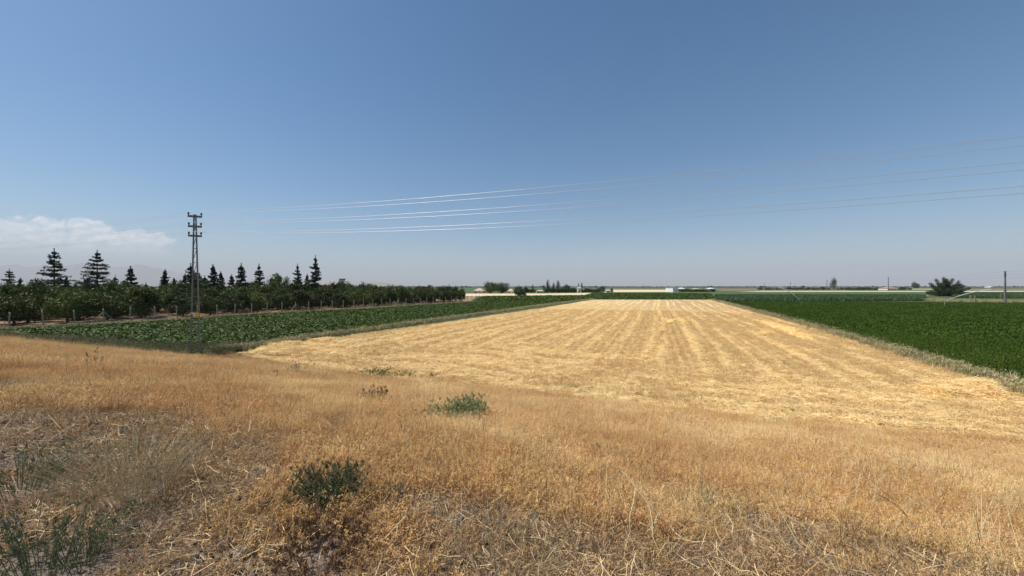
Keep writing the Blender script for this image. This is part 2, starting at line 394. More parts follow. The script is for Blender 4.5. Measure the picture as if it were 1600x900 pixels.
# ------------------------------------------------------------------ scattering (ground cover)
def gn_scatter(name, pts, protos, smin, smax, tilt=.15, kind='stuff', scl=None, label=None, cat=None):
    n = len(pts)
    me = bpy.data.meshes.new(name); me.vertices.add(n); me.vertices.foreach_set('co', np.asarray(pts, np.float32).ravel())
    rot = np.zeros((n, 3), np.float32); rot[:, :2] = rng.normal(0, tilt, (n, 2)); rot[:, 2] = rng.uniform(0, 6.283, n)
    a = me.attributes.new('rot', 'FLOAT_VECTOR', 'POINT'); a.data.foreach_set('vector', rot.ravel())
    s_ = rng.uniform(smin, smax, n) if scl is None else scl
    a = me.attributes.new('scl', 'FLOAT', 'POINT'); a.data.foreach_set('value', s_.astype(np.float32))
    a = me.attributes.new('idx', 'INT', 'POINT'); a.data.foreach_set('value', rng.integers(0, len(protos), n).astype(np.int32))
    o = bpy.data.objects.new(name, me); COL.objects.link(o)
    ng = bpy.data.node_groups.new(name, 'GeometryNodeTree')
    ng.interface.new_socket('Geometry', in_out='INPUT', socket_type='NodeSocketGeometry')
    ng.interface.new_socket('Geometry', in_out='OUTPUT', socket_type='NodeSocketGeometry')
    gi = ng.nodes.new('NodeGroupInput'); go = ng.nodes.new('NodeGroupOutput')
    ip = ng.nodes.new('GeometryNodeInstanceOnPoints'); ip.inputs['Pick Instance'].default_value = True
    gt = ng.nodes.new('GeometryNodeJoinGeometry')
    for pr in protos:
        oi = ng.nodes.new('GeometryNodeObjectInfo'); oi.inputs['Object'].default_value = pr; oi.inputs['As Instance'].default_value = True
        ng.links.new(oi.outputs['Geometry'], gt.inputs[0])
    def na(nm, ty):
        k = ng.nodes.new('GeometryNodeInputNamedAttribute'); k.data_type = ty; k.inputs['Name'].default_value = nm; return k.outputs['Attribute']
    ng.links.new(gi.outputs[0], ip.inputs['Points']); ng.links.new(gt.outputs[0], ip.inputs['Instance'])
    e2r = ng.nodes.new('FunctionNodeEulerToRotation'); ng.links.new(na('rot', 'FLOAT_VECTOR'), e2r.inputs[0])
    ng.links.new(e2r.outputs[0], ip.inputs['Rotation'])
    ng.links.new(na('scl', 'FLOAT'), ip.inputs['Scale']); ng.links.new(na('idx', 'INT'), ip.inputs['Instance Index'])
    ng.links.new(ip.outputs[0], go.inputs[0])
    md = o.modifiers.new('scatter', 'NODES'); md.node_group = ng
    tag(o, label, cat, kind=kind); return o

def tuft(name, n, h, spread, w, mats, lean=.5, heads=0, curve=.5, link=False, hvar=.5, hs=.009):
    V = []; Fc = []; mi = []; k = 0
    for i in range(n):
        az = rng.uniform(0, 6.283); r0 = spread * math.sqrt(rng.random()); b0 = rng.uniform(0, 6.283)
        base = np.array([r0 * math.cos(b0), r0 * math.sin(b0), -.02])
        H = h * rng.uniform(1 - hvar, 1.1); ln = lean * rng.uniform(.1, 1); d = np.array([math.cos(az), math.sin(az), 0])
        side = np.array([-d[1], d[0], 0]); tw = rng.uniform(-1, 1); side = side * math.cos(tw) + d * math.sin(tw)
        pts = []
        for tt in (0, .45, .8, 1):
            pts.append(base + d * (ln * H * tt * (1 - curve + curve * tt * 1.6)) + np.array([0, 0, H * tt * (1 - .25 * curve * tt * ln)]))
        ww = w * rng.uniform(.7, 1.3); m_i = int(rng.integers(0, len(mats)))
        for pnt, q_ in zip(pts[:3], (1, .85, .55)): V += [pnt - side * ww * q_ / 2, pnt + side * ww * q_ / 2]
        V.append(pts[3]); Fc += [(k, k + 1, k + 3, k + 2), (k + 2, k + 3, k + 5, k + 4), (k + 4, k + 5, k + 6)]; mi += [m_i] * 3; k += 7
        if rng.random() < heads:
            for j in range(4):
                c = pts[3] + (pts[2] - pts[3]) * rng.uniform(-.05, .75)
                dv = rng.normal(size=3); dv[2] = -abs(dv[2]) * .6; dv /= np.linalg.norm(dv); s2 = np.cross(dv, [0, 0, 1]); s2 /= np.linalg.norm(s2) + 1e-6
                l = hs * rng.uniform(1.5, 3)
                V += [c, c + dv * l * .5 - s2 * hs * .3, c + dv * l, c + dv * l * .5 + s2 * hs * .3]
                Fc.append((k, k + 1, k + 2, k + 3)); mi.append(m_i); k += 4
    return mesh(name, V, Fc, mats, mi=mi, link=link)

def litter(name, n, rad, l, w, m_, z=.02):
    V = []; Fc = []; k = 0
    for i in range(n):
        c = np.array([*rng.normal(0, rad * .5, 2), rng.uniform(0, z)]); a = rng.uniform(0, 6.283); e = rng.normal(0, .22)
        L_ = l * rng.uniform(.4, 1.2); d = np.array([math.cos(a) * math.cos(e), math.sin(a) * math.cos(e), math.sin(e)]) * L_ / 2
        s2 = np.array([-math.sin(a), math.cos(a), .5]) * w / 2; bend = np.array([-math.sin(a), math.cos(a), .4]) * L_ * rng.normal(0, .08)
        V += [c - d - s2, c - d + s2, c + bend + s2, c + bend - s2, c + d + s2, c + d - s2]
        Fc += [(k, k + 1, k + 2, k + 3), (k + 3, k + 2, k + 4, k + 5)]; k += 6
    return mesh(name, V, Fc, m_, link=False)

# points on the embankment in polar form: density falls off with distance
def slope_pts(n, dmin, dmax, umin, umax, azl=-60, azr=60, power=1.0):
    a = np.radians(rng.uniform(azl, azr, n)); k = rng.random(n)
    d = (dmin ** power + k * (dmax ** power - dmin ** power)) ** (1 / power)
    x = d * np.sin(a); y = d * np.cos(a); u = UX * x + UY * y
    ok = (u > umin) & (u < umax)
    for ex, ey, er in EXC: ok &= np.hypot(x - ex, y - ey) > er * (.8 + .4 * rng.random(n))
    return x[ok], y[ok], u[ok]
def wob(x, y, s=.35, ph=0.): return np.sin(x * s + ph + 1.3 * np.sin(y * s * .8)) * .5 + np.sin(y * s * 1.7 + x * s * .6 + ph * 2) * .3
def drape(x, y, dz=0): return np.stack([x, y, ground_z(x, y) + dz], 1)

fg = [tuft('dry_tuft', 26, .24, .12, .0040, [M_gold, M_gold, M_gold, M_rust], .55, .75) for _ in range(4)] + \
     [tuft('dry_tuft', 20, .32, .14, .0040, [M_gold, M_pale, M_gold], .7, .8) for _ in range(2)]
fr = [tuft('rust_tuft', 24, .22, .13, .0042, [M_rust, M_gold, M_rust], .8, .8) for _ in range(3)]
fs = [tuft('sparse_tuft', 15, .10, .09, .0030, [M_greyg, M_brown, M_rust, M_gold], 1.2, .8, hs=.006) for _ in range(4)]

def grass_keep(x, y, u):
    edge = np.where(x > -20, 16.4 - .4, 14.6 + (x + 60) * .035) + wob(x, y, .6) * .7
    return u < edge
def gpt(px, py):          # intersect the view ray with the terrain
    dx = (px - 800) / F; dz = -(py - HY) / F; lo, hi = .5, 200.
    prev = .5
    for k in np.arange(.5, 60, .02):
        if CAMZ + dz * k <= float(ground_z(dx * k, k)): return (dx * k, k, float(ground_z(dx * k, k)))
        if k > 8 and CAMZ + dz * k < FZ: break
    d = 4.6 / -dz if dz < 0 else 60
    return (dx * d, d, FZ)
gpt0 = gpt
EXC = [(*gpt(a_, b_)[:2], r_) for a_, b_, r_ in ((515, 786, .20), (28, 770, .28), (62, 905, .34), (604, 792, .12), (500, 875, .22), (205, 772, .28), (130, 880, .16))]
def patchpts(pix, n):
    q_ = [gpt0(*k)[:2] for k in pix]; P_ = np.array(q_); x = rng.uniform(P_[:, 0].min(), P_[:, 0].max(), n); y = rng.uniform(P_[:, 1].min(), P_[:, 1].max(), n); ok = inpoly(q_, x, y); return x[ok], y[ok]
# dense near/mid grass of the slope
x, y, u = slope_pts(150000, 2.0, 16, 2.0, 17, -62, 60, 1.6)
dens = sst(2.7, 5.0, u + wob(x, y, 1.1) * .9 + .5 * wob(x, y, 3.0, 2.)) * .96 + .04
dens = dens * (1 - .85 * sst(.12, .5, wob(x, y, 1.7, 5.) + .4 * wob(x, y, 4.1)) * (1 - sst(3.5, 9, u)))
ok = grass_keep(x, y, u) & (rng.random(len(x)) < dens) & ~inpoly(P_stub, x, y)
x, y, u = x[ok], y[ok], u[ok]; sc = rng.uniform(.55, 1.15, len(x)) * (.62 + .38 * sst(2.5, 6, u)) * (1 + .30 * wob(x, y, .9, 4.)) * (.72 + .28 * sst(4, 9, u))
gn_scatter('dry_grass', drape(x, y), fg, 0, 0, .18, scl=sc, label='golden dry wild grass covering the embankment slope', cat='grass')
x, y, u = slope_pts(120000, 15, 62, 2.0, 17, -62, 60, 1.5)
ok = grass_keep(x, y, u) & ~inpoly(P_stub, x, y)
x, y = x[ok], y[ok]
gn_scatter('dry_grass', drape(x, y), fg, 0, 0, .18, scl=rng.uniform(.8, 1.5, len(x)) * .9, label='golden dry wild grass farther along the embankment', cat='grass')
x, y, u = slope_pts(42000, 2.0, 18, 1.6, 16, -62, 60, 1.5)
ok = (wob(x, y, .75, 1.) + .35 * wob(x, y, 2.4) > .12 + .5 * (u > 9)) & (rng.random(len(x)) < sst(1.6, 3, u) + .15)
x, y = x[ok], y[ok]
gn_scatter('rust_grass', drape(x, y), fr, .6, 1.15, .3, label='low reddish brown dry grass in patches on the slope', cat='grass')
x, y, u = slope_pts(36000, 1.8, 14, -.5, 4.8, -64, 60, 1.4)
gn_scatter('sparse_grass', drape(x, y), fs, .5, 1.2, .5, label='short trampled grey brown dry grass on the stony shoulder', cat='grass')

for pix, n, lb in (([(1000, 650), (1080, 648), (1158, 662), (1162, 676), (1100, 684), (1010, 672)], 3000, 'tall reddish dry grass clump ending sharply at the right stubble patch'),
                   ([(1235, 672), (1290, 668), (1350, 678), (1345, 688), (1270, 688)], 1600, 'tall reddish dry grass clump standing in front of the stubble at right'),
                   ([(1380, 690), (1480, 690), (1620, 702), (1620, 722), (1450, 712)], 3000, 'brownish grass along the stubble edge at the far right')):
    x, y = patchpts(pix, n)
    gn_scatter('rust_grass', drape(x, y), fr, 1.2, 1.9, .15, label=lb, cat='grass')
sk = [tuft('dead_stem', 4, .50, .07, .0036, [m_], .45, 1.0, .25, hs=.007) for m_ in (M_brown, M_pale, M_greyg, M_rust)]
x, y, u = slope_pts(8000, 2.4, 19, 1.6, 14, -62, 60, 1.7)
gn_scatter('tall_dry_stems', drape(x, y), sk, .5, 1.15, .25, label='scattered taller thin dead stems standing above the dry grass', cat='dry stems')
# litter and stones on the shoulder
lt = [litter('stalk_litter', 9, .2, .13, .0028, [M_pale], .03)] + [litter('stalk_litter', 26, .2, .05, .003, [M_greyg], .02) for _ in range(2)] + [litter('stalk_litter', 16, .2, .04, .004, [M_brown], .02)]
x, y, u = slope_pts(15000, 1.8, 12, -.6, 5.0, -64, 60, 1.4)
gn_scatter('straw_litter', drape(x, y, .015), lt, .5, 1.4, .2, label='broken bleached stalks littering the stony shoulder', cat='straw litter')
def rock(name, r, m_, seed, link=False, sub=2):
    import bmesh
    bm = bmesh.new(); bmesh.ops.create_icosphere(bm, subdivisions=sub, radius=r)
    for v in bm.verts:
        nn = mn.noise(v.co / r * 1.1 + Vector((seed, 0, 0))); n2 = mn.cell(v.co / r * 1.3 + Vector((0, seed, 0)))
        v.co *= 1 + .45 * nn + .22 * n2; v.co.z *= .6
    me = bpy.data.meshes.new(name); bm.to_mesh(me); bm.free(); me.materials.append(m_)
    o = bpy.data.objects.new(name, me)
    if link: COL.objects.link(o)
    return o
rk = [rock('stone', .02, M_stone, i * 3.7, sub=1 + i % 2) for i in range(5)]
x, y, u = slope_pts(52000, 1.7, 12, -.8, 4.2, -64, 60, 1.3)
ok = rng.random(len(x)) < sst(-.5, .35, wob(x, y, 1.3, 3.) + .5 * wob(x, y, 3.3)) * .9 + .12
x, y = x[ok], y[ok]
gn_scatter('gravel', drape(x, y, .004), rk, 0, 0, .8, scl=np.clip(rng.lognormal(-.45, .6, len(x)), .2, 3.2), label='loose grey gravel between dry weeds on the shoulder', cat='gravel')

# stubble and loose straw
sb = [tuft('stubble', 16, .13, .17, .008, [M_stub, M_stub, M_strw], .35, 0, 0.1, hvar=.3) for _ in range(4)]
sl = [litter('straw', 30, .26, .20, .008, [M_strw], .05) for _ in range(4)]
def field_pts(n, P, dmin, dmax, power=1.3, azl=-62, azr=62):
    a = np.radians(rng.uniform(azl, azr, n)); d = (dmin ** power + rng.random(n) * (dmax ** power - dmin ** power)) ** (1 / power)
    x = d * np.sin(a); y = d * np.cos(a); ok = inpoly(P, x, y); return x[ok], y[ok]
x, y = field_pts(190000, P_stub, 10, 75, 1.2)
ok = rng.random(len(x)) < 1.1 - straw_amount(x, y); x, y = x[ok], y[ok]
a_ = x * SN[0] + y * SN[1]; l_ = x * SD[0] + y * SD[1]; u_ = UX * x + UY * y
a2 = np.where(u_ > 23, np.round(a_ / .55) * .55 + rng.normal(0, .12, len(a_)), a_); x = a2 * SN[0] + l_ * SD[0]; y = a2 * SN[1] + l_ * SD[1]
gn_scatter('stubble', np.stack([x, y, np.full(len(x), FZ + .05)], 1), sb, .7, 1.25, .12, label='cut cereal stubble standing in the harvested field', cat='stubble')
x, y = field_pts(170000, P_stub, 10, 95, 1.2)
s_ = straw_amount(x, y); ok = rng.random(len(x)) < s_ ** 1.7 * 1.0; x, y, s_ = x[ok], y[ok], s_[ok]
gn_scatter('loose_straw', np.stack([x, y, FZ + .04 + s_ * .09], 1), sl, .6, 1.3, .1, label='pale loose straw lying in swaths over the stubble', cat='straw')

# beet
def beet_plant():
    V = []; Fc = []; k = 0
    for i in range(9):
        a = i * 2.4 + rng.uniform(-.3, .3); L_ = rng.uniform(.24, .40); el = rng.uniform(.45, 1.2)
        d = np.array([math.cos(a) * math.cos(el), math.sin(a) * math.cos(el), math.sin(el)]); s2 = np.array([-math.sin(a), math.cos(a), 0]) * L_ * .30
        up = np.array([0, 0, 1.])
        p0 = d * L_ * .25; p1 = d * L_ * .75; p2 = d * L_ * 1.15 - up * .05; p3 = d * L_ * 1.45 - up * .15 * (1.2 - el * .4)
        V += [p0, p1 - s2 + up * .03, p1, p1 + s2 + up * .03, p2 - s2 * .9, p2, p2 + s2 * .9, p3]
        Fc += [(k, k + 2, k + 1), (k, k + 3, k + 2), (k + 1, k + 2, k + 5, k + 4), (k + 2, k + 3, k + 6, k + 5), (k + 4, k + 5, k + 7), (k + 5, k + 6, k + 7)]; k += 8
    return mesh('beet_plant', V, Fc, M_beet, link=False, smooth=True)
bp_ = [beet_plant() for _ in range(5)]
def row_pts(P, sp, st_, jit, dmax, ang=24):
    D = np.array([math.sin(R(ang)), math.cos(R(ang))]); Q = np.array([D[1], -D[0]])
    P_ = np.array(P); a = P_ @ Q; l = P_ @ D
    A_, L_ = np.meshgrid(np.arange(a.min(), a.max(), sp), np.arange(l.min(), min(l.max(), dmax), st_))
    A_ = A_ + rng.normal(0, jit, A_.shape); L_ = L_ + rng.normal(0, jit * 2, L_.shape)
    x = (A_ * Q[0] + L_ * D[0]).ravel(); y = (A_ * Q[1] + L_ * D[1]).ravel(); ok = inpoly(P, x, y); return x[ok], y[ok]
x, y = row_pts(P_beetn, .42, .22, .07, 150)
gn_scatter('beet_crop', np.stack([x, y, np.full(len(x), FZ + .01)], 1), bp_, .42, .80, .2, label='broad leaved dark green beet crop in rows left of the stubble', cat='beet crop')
x, y = row_pts(P_beet, 1.1, .9, .2, 260); ok = y > 118; x, y = x[ok], y[ok]
gn_scatter('beet_crop', np.stack([x, y, np.full(len(x), FZ + .01)], 1), bp_, 1.1, 1.7, .15, label='dark green beet crop beyond the far end of the stubble', cat='beet crop')

# alfalfa
def alf(n, r, h, ls):
    C = np.stack([rng.normal(0, r * .5, n), rng.normal(0, r * .5, n), rng.uniform(.3, 1, n) ** .7 * h], 1)
    V, Fc = leaf_quads(C, ls, .55); return mesh('alfalfa_clump', V, Fc, M_alf, link=False)
al = [alf(110, .38, .42, .035) for _ in range(5)]; al2 = [alf(80, .8, .45, .075) for _ in range(4)]
x, y = field_pts(90000, P_alf, 12, 50, 1.5)
gn_scatter('alfalfa_crop', np.stack([x, y, np.full(len(x), FZ)], 1), al, .8, 1.2, .1, scl=1 + .1 * wob(x, y, 1.4) + rng.uniform(-.15, .15, len(x)), label='dense dark green alfalfa filling the right hand field', cat='alfalfa crop')
x, y = field_pts(60000, P_alf, 48, 190, 1.4)
gn_scatter('alfalfa_crop', np.stack([x, y, np.full(len(x), FZ)], 1), al2, .8, 1.15, .1, label='dense green alfalfa in the far part of the right hand field', cat='alfalfa crop')

# maize-like tall crop bands beyond
mz = [tuft('maize', 16, 1.15, .5, .09, [M_maize], .6, 0, .8) for _ in range(4)]
P_mz = poly((1120, 471), (1300, 471.5), (1445, 470.5), (1445, 463.2), (1118, 463))
P_mz2 = poly((1490, 466), (1560, 466.5), (2400, 468), (2400, 459), (1490, 459))
for P_, lb in ((P_mz, 'tall dark green maize band behind the alfalfa field'), (P_mz2, 'dark leafy crop band right of the spreading dark tree')):
    x, y = row_pts(P_, .95, .6, .12, 400, 95)
    gn_scatter('maize_crop', np.stack([x, y, np.full(len(x), FZ)], 1), mz, .7, 1.25, .1, label=lb, cat='maize crop')

# weedy margins
wd = [tuft('margin_tuft', 22, .42, .22, .014, [M_weed, M_weed, M_weed, M_pale], .7, .3, hs=.03) for _ in range(5)]
wdk = [tuft('weed_tuft', 22, .40, .25, .016, [M_wdark, M_wdark, M_weed], .7, .3, hs=.03) for _ in range(4)]
def margin(pix, n, wid, lb, smin=.6, smax=1.3, wd=wd):
    P_ = np.array([at(*k) for k in pix]); seg = rng.integers(0, len(P_) - 1, n)
    ln = np.linalg.norm(np.diff(P_, axis=0), axis=1); w_ = ln / (1 + .5 * (P_[:-1, 1] + P_[1:, 1]) / 2 / 40); seg = rng.choice(len(ln), n, p=w_ / w_.sum())
    k = rng.random(n)[:, None]; q_ = P_[seg] * (1 - k) + P_[seg + 1] * k; d = np.diff(P_, axis=0)[seg]; d /= np.linalg.norm(d, axis=1)[:, None]
    q_ = q_ + np.stack([d[:, 1], -d[:, 0]], 1) * rng.normal(0, wid, n)[:, None]
    z = np.maximum(ground_z(q_[:, 0], q_[:, 1]), FZ) + .01
    gn_scatter('weed_margin', np.stack([q_[:, 0], q_[:, 1], z], 1), wd, smin, smax, .25, label=lb, cat='weeds')
margin([(925, 468), (860, 476.5), (700, 499), (590, 515), (487, 529), (395, 545), (340, 547)], 5200, .42, 'grey green weedy strip between the beet crop and the stubble')
margin([(1112, 468.5), (1135, 474), (1250, 505), (1400, 549), (1590, 606), (1750, 655)], 6500, .40, 'weedy dry grass ditch between the stubble and the alfalfa')
margin([(380, 548), (260, 548), (150, 544), (60, 536), (-60, 529)], 14000, 1.1, 'dark green low weeds along the foot of the grassy embankment', .5, 1.0, wdk)
margin([(-60, 519), (60, 513), (203, 505.5), (403, 491.5), (584, 482), (735, 472)], 3600, .7, 'straggly dry weeds growing along the concrete post fence', .5, 1.0)
margin([(1440, 470), (1500, 471), (1600, 473), (1750, 475)], 1800, 2.2, 'rough pale weeds around the pole on the far right', 1., 2.2)

# ------------------------------------------------------------------ trees
def crown_mesh(name, rx, ry, rz, zc, n, ls, m_, nclump=30, csz=.28, shape=1.0, link=False, asp=.6, hollow=.55):
    d = rng.normal(size=(nclump, 3)); d /= np.linalg.norm(d, axis=1)[:, None]
    cc = d * rng.uniform(hollow, 1.0, nclump)[:, None] ** .6 * np.array([rx, ry, rz]) * .82
    if shape != 1:      # narrower upwards
        k = (cc[:, 2] / rz + 1) / 2; cc[:, :2] *= (1.15 - shape * k)[:, None]
    cs = rng.uniform(.6, 1.3, nclump) * csz * (rx + ry + min(rz, rx * 1.4)) / 3
    i = rng.integers(0, nclump, n)
    v = rng.normal(size=(n, 3)); v /= np.linalg.norm(v, axis=1)[:, None]
    C = cc[i] + v * (rng.random(n) ** .45 * cs[i] * 1.25)[:, None] + np.array([0, 0, zc])
    C[:, 2] = np.maximum(C[:, 2], zc - rz * 1.05)
    V, Fc = leaf_quads(C, ls, asp); return mesh(name, V, Fc, m_, link=link)
def trunk_mesh(name, h, r, nb=5, spread=.5, link=False, top=.6, m_=None):
    b = MB(); b.tube([(0, 0, -.15), (.04, .02, h * .3), (-.03, .05, h * .65), (0, 0, h)], [r * 1.2, r, r * .75, r * .3], 7)
    for i in range(nb):
        a = i * 6.283 / nb + rng.uniform(-.4, .4); z0 = h * rng.uniform(.35, .6); l = h * spread
        b.tube([(0, 0, z0), (math.cos(a) * l * .5, math.sin(a) * l * .5, z0 + h * .18), (math.cos(a) * l, math.sin(a) * l, z0 + h * .42)], [r * .5, r * .35, r * .12], 5)
    return b.build(name, m_ or M_bark, smooth=True, link=link)

def tree_kind(crown, trunk):
    return (crown.data, trunk.data)
def place_tree(name, data, loc, s=(1, 1, 1), rz=0, label=None, cat='tree', group=None):
    r_ = empty(name, loc, rz); r_.scale = s
    c = bpy.data.objects.new('crown', data[0]); COL.objects.link(c); c.parent = r_
    if data[1] is not None:
        k = bpy.data.objects.new('trunk', data[1]); COL.objects.link(k); k.parent = r_
    return tag(r_, label, cat, group)

# orchard
fk = [tree_kind(crown_mesh('crown', 2.6, 2.6, 1.85, 2.35, 4800, .13, M_fruit, 36, .25, hollow=.45), trunk_mesh('trunk', 3.2, .13)) for _ in range(5)]
fk2 = [tree_kind(crown_mesh('crown', 2.6, 2.6, 2.1, 2.2, 4400, .14, M_fruit, 34, .24, hollow=.45), trunk_mesh('trunk', 3.2, .13)) for _ in range(4)]
f0 = np.array(at(13, 512)); f1 = np.array(at(735, 471)); fd = (f1 - f0) / np.linalg.norm(f1 - f0); fn = np.array([-fd[1], fd[0]])
flen = np.linalg.norm(f1 - f0)
rows_off = [3.2, 7.4, 11.8, 16.2, 20.8, 25.6]
for ri, off in enumerate(rows_off):
    s0 = -16 - off * .55
    for k in range(int((flen - s0) / 3.75) + 1):
        if ri > 1 and rng.random() < .08: continue
        s_ = s0 + k * 3.75 + rng.uniform(-.5, .5); p_ = f0 + fd * s_ + fn * (off + rng.uniform(-.5, .5))
        if s_ > flen + 1: continue
        a = rng.uniform(.82, 1.12) * (1.0 if ri else .93)
        nm = ('fruit_tree'); h_ = a * rng.uniform(.84, 1.12) * (1 + .05 * ri) * (1.16 if ri > 2 and s_ < 48 and rng.random() < .4 else 1)
        lb = 'rounded dark green fruit tree in the front orchard row nearest the fence' if ri == 0 else 'dark green fruit tree in the orchard behind its front row'
        place_tree(nm, (fk if ri == 0 else fk2)[int(rng.integers(0, 4))], (p_[0], p_[1], FZ), (a, a, h_), rng.uniform(0, 6.28), lb, 'fruit tree',
                   'fruit trees in the front orchard row' if ri == 0 else 'fruit trees in the back orchard rows')

# conifers with tiered branches
def conifer(h, r, seed, tiers=17, fill=1.0, jit=.4):
    q_ = np.random.default_rng(seed); V = []; C = []; b = MB()
    b.tube([(0, 0, -.2), (.03, .02, h * .4), (0, 0, h * .8), (0, 0, h)], [h * .016 + .03, h * .012, h * .005, .012], 7)
    z0 = h * .12
    for i in range(tiers):
        k = (i + q_.uniform(-.3, .3)) / tiers; z = z0 + (h * .97 - z0) * k
        R0 = r * (1 - k) ** .85 * q_.uniform(.78, 1.12) + .12
        for j in range(int(8 + 4 * (1 - k))):
            a = q_.uniform(0, 6.283); L_ = R0 * q_.uniform(.5, 1.12); dz = q_.uniform(-.12, .22) * L_; zt = z; z = z + q_.uniform(-jit, jit) * h / tiers
            e = np.array([math.cos(a) * L_, math.sin(a) * L_, dz])
            b.tube([(0, 0, z), tuple(np.array([0, 0, z]) + e * .55 + [0, 0, -.03 * L_]), tuple(np.array([0, 0, z]) + e)], [.035, .025, .01], 3, False)
            n = int(56 * fill * (L_ / r + .3) * 1.6)
            tt = q_.random(n) ** .7; wd_ = (1 - tt * .75) * L_ * .20
            s2 = np.array([-math.sin(a), math.cos(a), 0])
            P_ = np.array([0, 0, z]) + e * tt[:, None] + s2 * (q_.normal(0, 1, n) * wd_ * .8)[:, None]
            P_[:, 2] += q_.normal(0, .09, n) - .06 * (1 - tt); C.append(P_); z = zt
    n = int(60 * fill); zz = q_.uniform(h * .86, h * 1.0, n); P_ = np.stack([q_.normal(0, .05, n), q_.normal(0, .05, n), zz], 1); C.append(P_)
    C = np.concatenate(C); V, Fc = leaf_quads(C, .17, .42, q_, up=.35)
    return (mesh('crown', V, Fc, M_conif, link=False).data, b.build('trunk', M_bark, link=False).data)
ck = [conifer(11.5, 4.0, 11, 17, 1.0, .2), conifer(11.5, 4.3, 12, 16, 1.0, .2), conifer(8, 2.0, 13, 14, .9, .25), conifer(10, 2.6, 14, 18, 1.3), conifer(11, 2.7, 15, 17, 1.2)]
cbase = [11.5, 11.5, 8, 10, 11]
def at_d(px, d): return ((px - 800) / F * d, d)
con = [  # px, top y, distance, kind, label
    (-32, 415, 60, 1, 'wide dark conifer cut by the left picture edge'),
    (15, 420, 62, 1, 'broad dark conifer at the far left of the orchard'),
    (85, 388, 64, 0, 'tall tiered conifer left of its equally tall neighbour at the left'),
    (152, 390, 66, 1, 'tall tiered conifer with widely spaced branches under the cloud edge'),
    (180, 430, 84, 2, 'small slim conifer just right of the two tallest left ones'),
    (204, 415, 74, 2, 'narrow pointed conifer between the small slim one and the utility pole'),
    (228, 441, 80, 2, 'tiny conifer tip peeking over the orchard left of the pole'),
    (258, 421, 76, 3, 'bushy medium conifer left of the lattice pole'),
    (298, 411, 78, 2, 'thin conifer directly behind the lattice pole'),
    (289, 428, 72, 3, 'dense green conifer behind the left leg of the pole'),
    (333, 413, 78, 3, 'thick conifer just right of the lattice pole'),
    (377, 411, 82, 2, 'slender pointed conifer second right of the pole'),
    (405, 412, 86, 4, 'spindly conifer third right of the pole'),
    (447, 436, 90, 3, 'low rounded conifer before the last tall pair'),
    (465, 412, 92, 4, 'full conifer left one of the last tall pair'),
    (493, 399, 92, 4, 'tallest ragged conifer at the right end of the conifer row'),
    (118, 441, 82, 2, 'small dark conifer tip between the two tallest left ones'),
    (54, 440, 84, 2, 'small dark conifer tip left of the first tall tiered one'),
]
con += [(345, 424, 84, 3, 'dense conifer close behind the thick one right of the pole'), (362, 428, 88, 2, 'small conifer tip between the thick and the slender one right of the pole'),
        (320, 430, 80, 2, 'narrow conifer tip touching the thick one right of the pole'), (424, 434, 92, 3, 'low conifer right of the spindly one'), (480, 428, 96, 3, 'conifer filling the gap inside the last tall pair'),
        (32, 434, 66, 3, 'low wide conifer right of the broad one at the far left'), (104, 432, 76, 3, 'dark conifer against the right foot of the first tall tiered one'), (272, 434, 80, 3, 'low conifer right of the bushy medium one'),
        (136, 434, 74, 2, 'small conifer against the left foot of the second tall tiered one')]
for px, ty, d, k, lb in con:
    x, y = at_d(px, d); H = 4.6 + (HY - ty) / F * d; s_ = H / cbase[k]
    place_tree('conifer', ck[k], (x, y, FZ), (s_ * (1.0 if k < 2 else .95), s_, s_), rng.uniform(0, 6.28), lb, 'conifer', 'conifers rising behind the orchard')

# generic crowns for the middle distance
kr = [tree_kind(crown_mesh('crown', .5, .5, .48, .50, 2400, .035, M_dark, 36, .34, hollow=.3), trunk_mesh('trunk', .7, .03)) for _ in range(3)]
ko = [tree_kind(crown_mesh('crown', .5, .5, .48, .50, 3000, .032, M_olive, 38, .32, hollow=.3), trunk_mesh('trunk', .7, .03)) for _ in range(2)]
kp = [tree_kind(crown_mesh('crown', .5, .5, .46, .54, 1500, .035, M_dark, 36, .5, hollow=.2), trunk_mesh('trunk', .8, .02)) for _ in range(2)]
def mid(name, data, px, ty, by, wpx, lb, cat='tree', group=None):
    x, y = at(px, by); H = (by - ty) / (by - HY) * 4.6; w_ = wpx / F * y * 1.22; H *= 1.06
    return place_tree(name, data, (x, y, FZ), (w_, w_, H), rng.uniform(0, 6.28), lb, cat, group)
G1 = 'trees around the distant farm left of centre'
mid('broadleaf_tree', ko[0], 768, 440.5, 458.6, 24, 'large round olive green tree, left half of the distant clump', group=G1)
mid('broadleaf_tree', ko[1], 784, 440, 458.4, 20, 'large round olive green tree, right half of the distant clump', group=G1)
mid('broadleaf_tree', kr[0], 810, 447.2, 463.5, 15, 'dark round bushy tree in front of the pale wheat strip')
mid('shrub', kr[1], 819, 455, 462.8, 8, 'low grey green shrub beside the dark round bushy tree', 'shrub')
mid('conifer', (ck[2][0], ck[2][1]), 822, 446, 457.5, 1, 'x') if False else None
mid('poplar', kp[0], 856, 438.3, 457.2, 5.5, 'tall column shaped poplar, left one of the two tallest at the distant farm', group=G1)
mid('poplar', kp[1], 864.5, 443, 457.2, 4.5, 'shorter poplar between the two tallest at the distant farm', group=G1)
mid('poplar', kp[0], 872, 439, 457.2, 6, 'tall thick poplar, right one of the two tallest at the distant farm', group=G1)
mid('poplar', kp[1], 850, 445.5, 457.2, 3, 'small pointed poplar left of the tall poplars at the farm', group=G1)
mid('cypress', kp[0], 904, 443, 456.8, 2.4, 'thin dark cypress above the white tower house, left one', group=G1)
mid('cypress', kp[1], 909, 442.3, 456.8, 2.4, 'thin dark cypress just behind the white tower house, right one', group=G1)
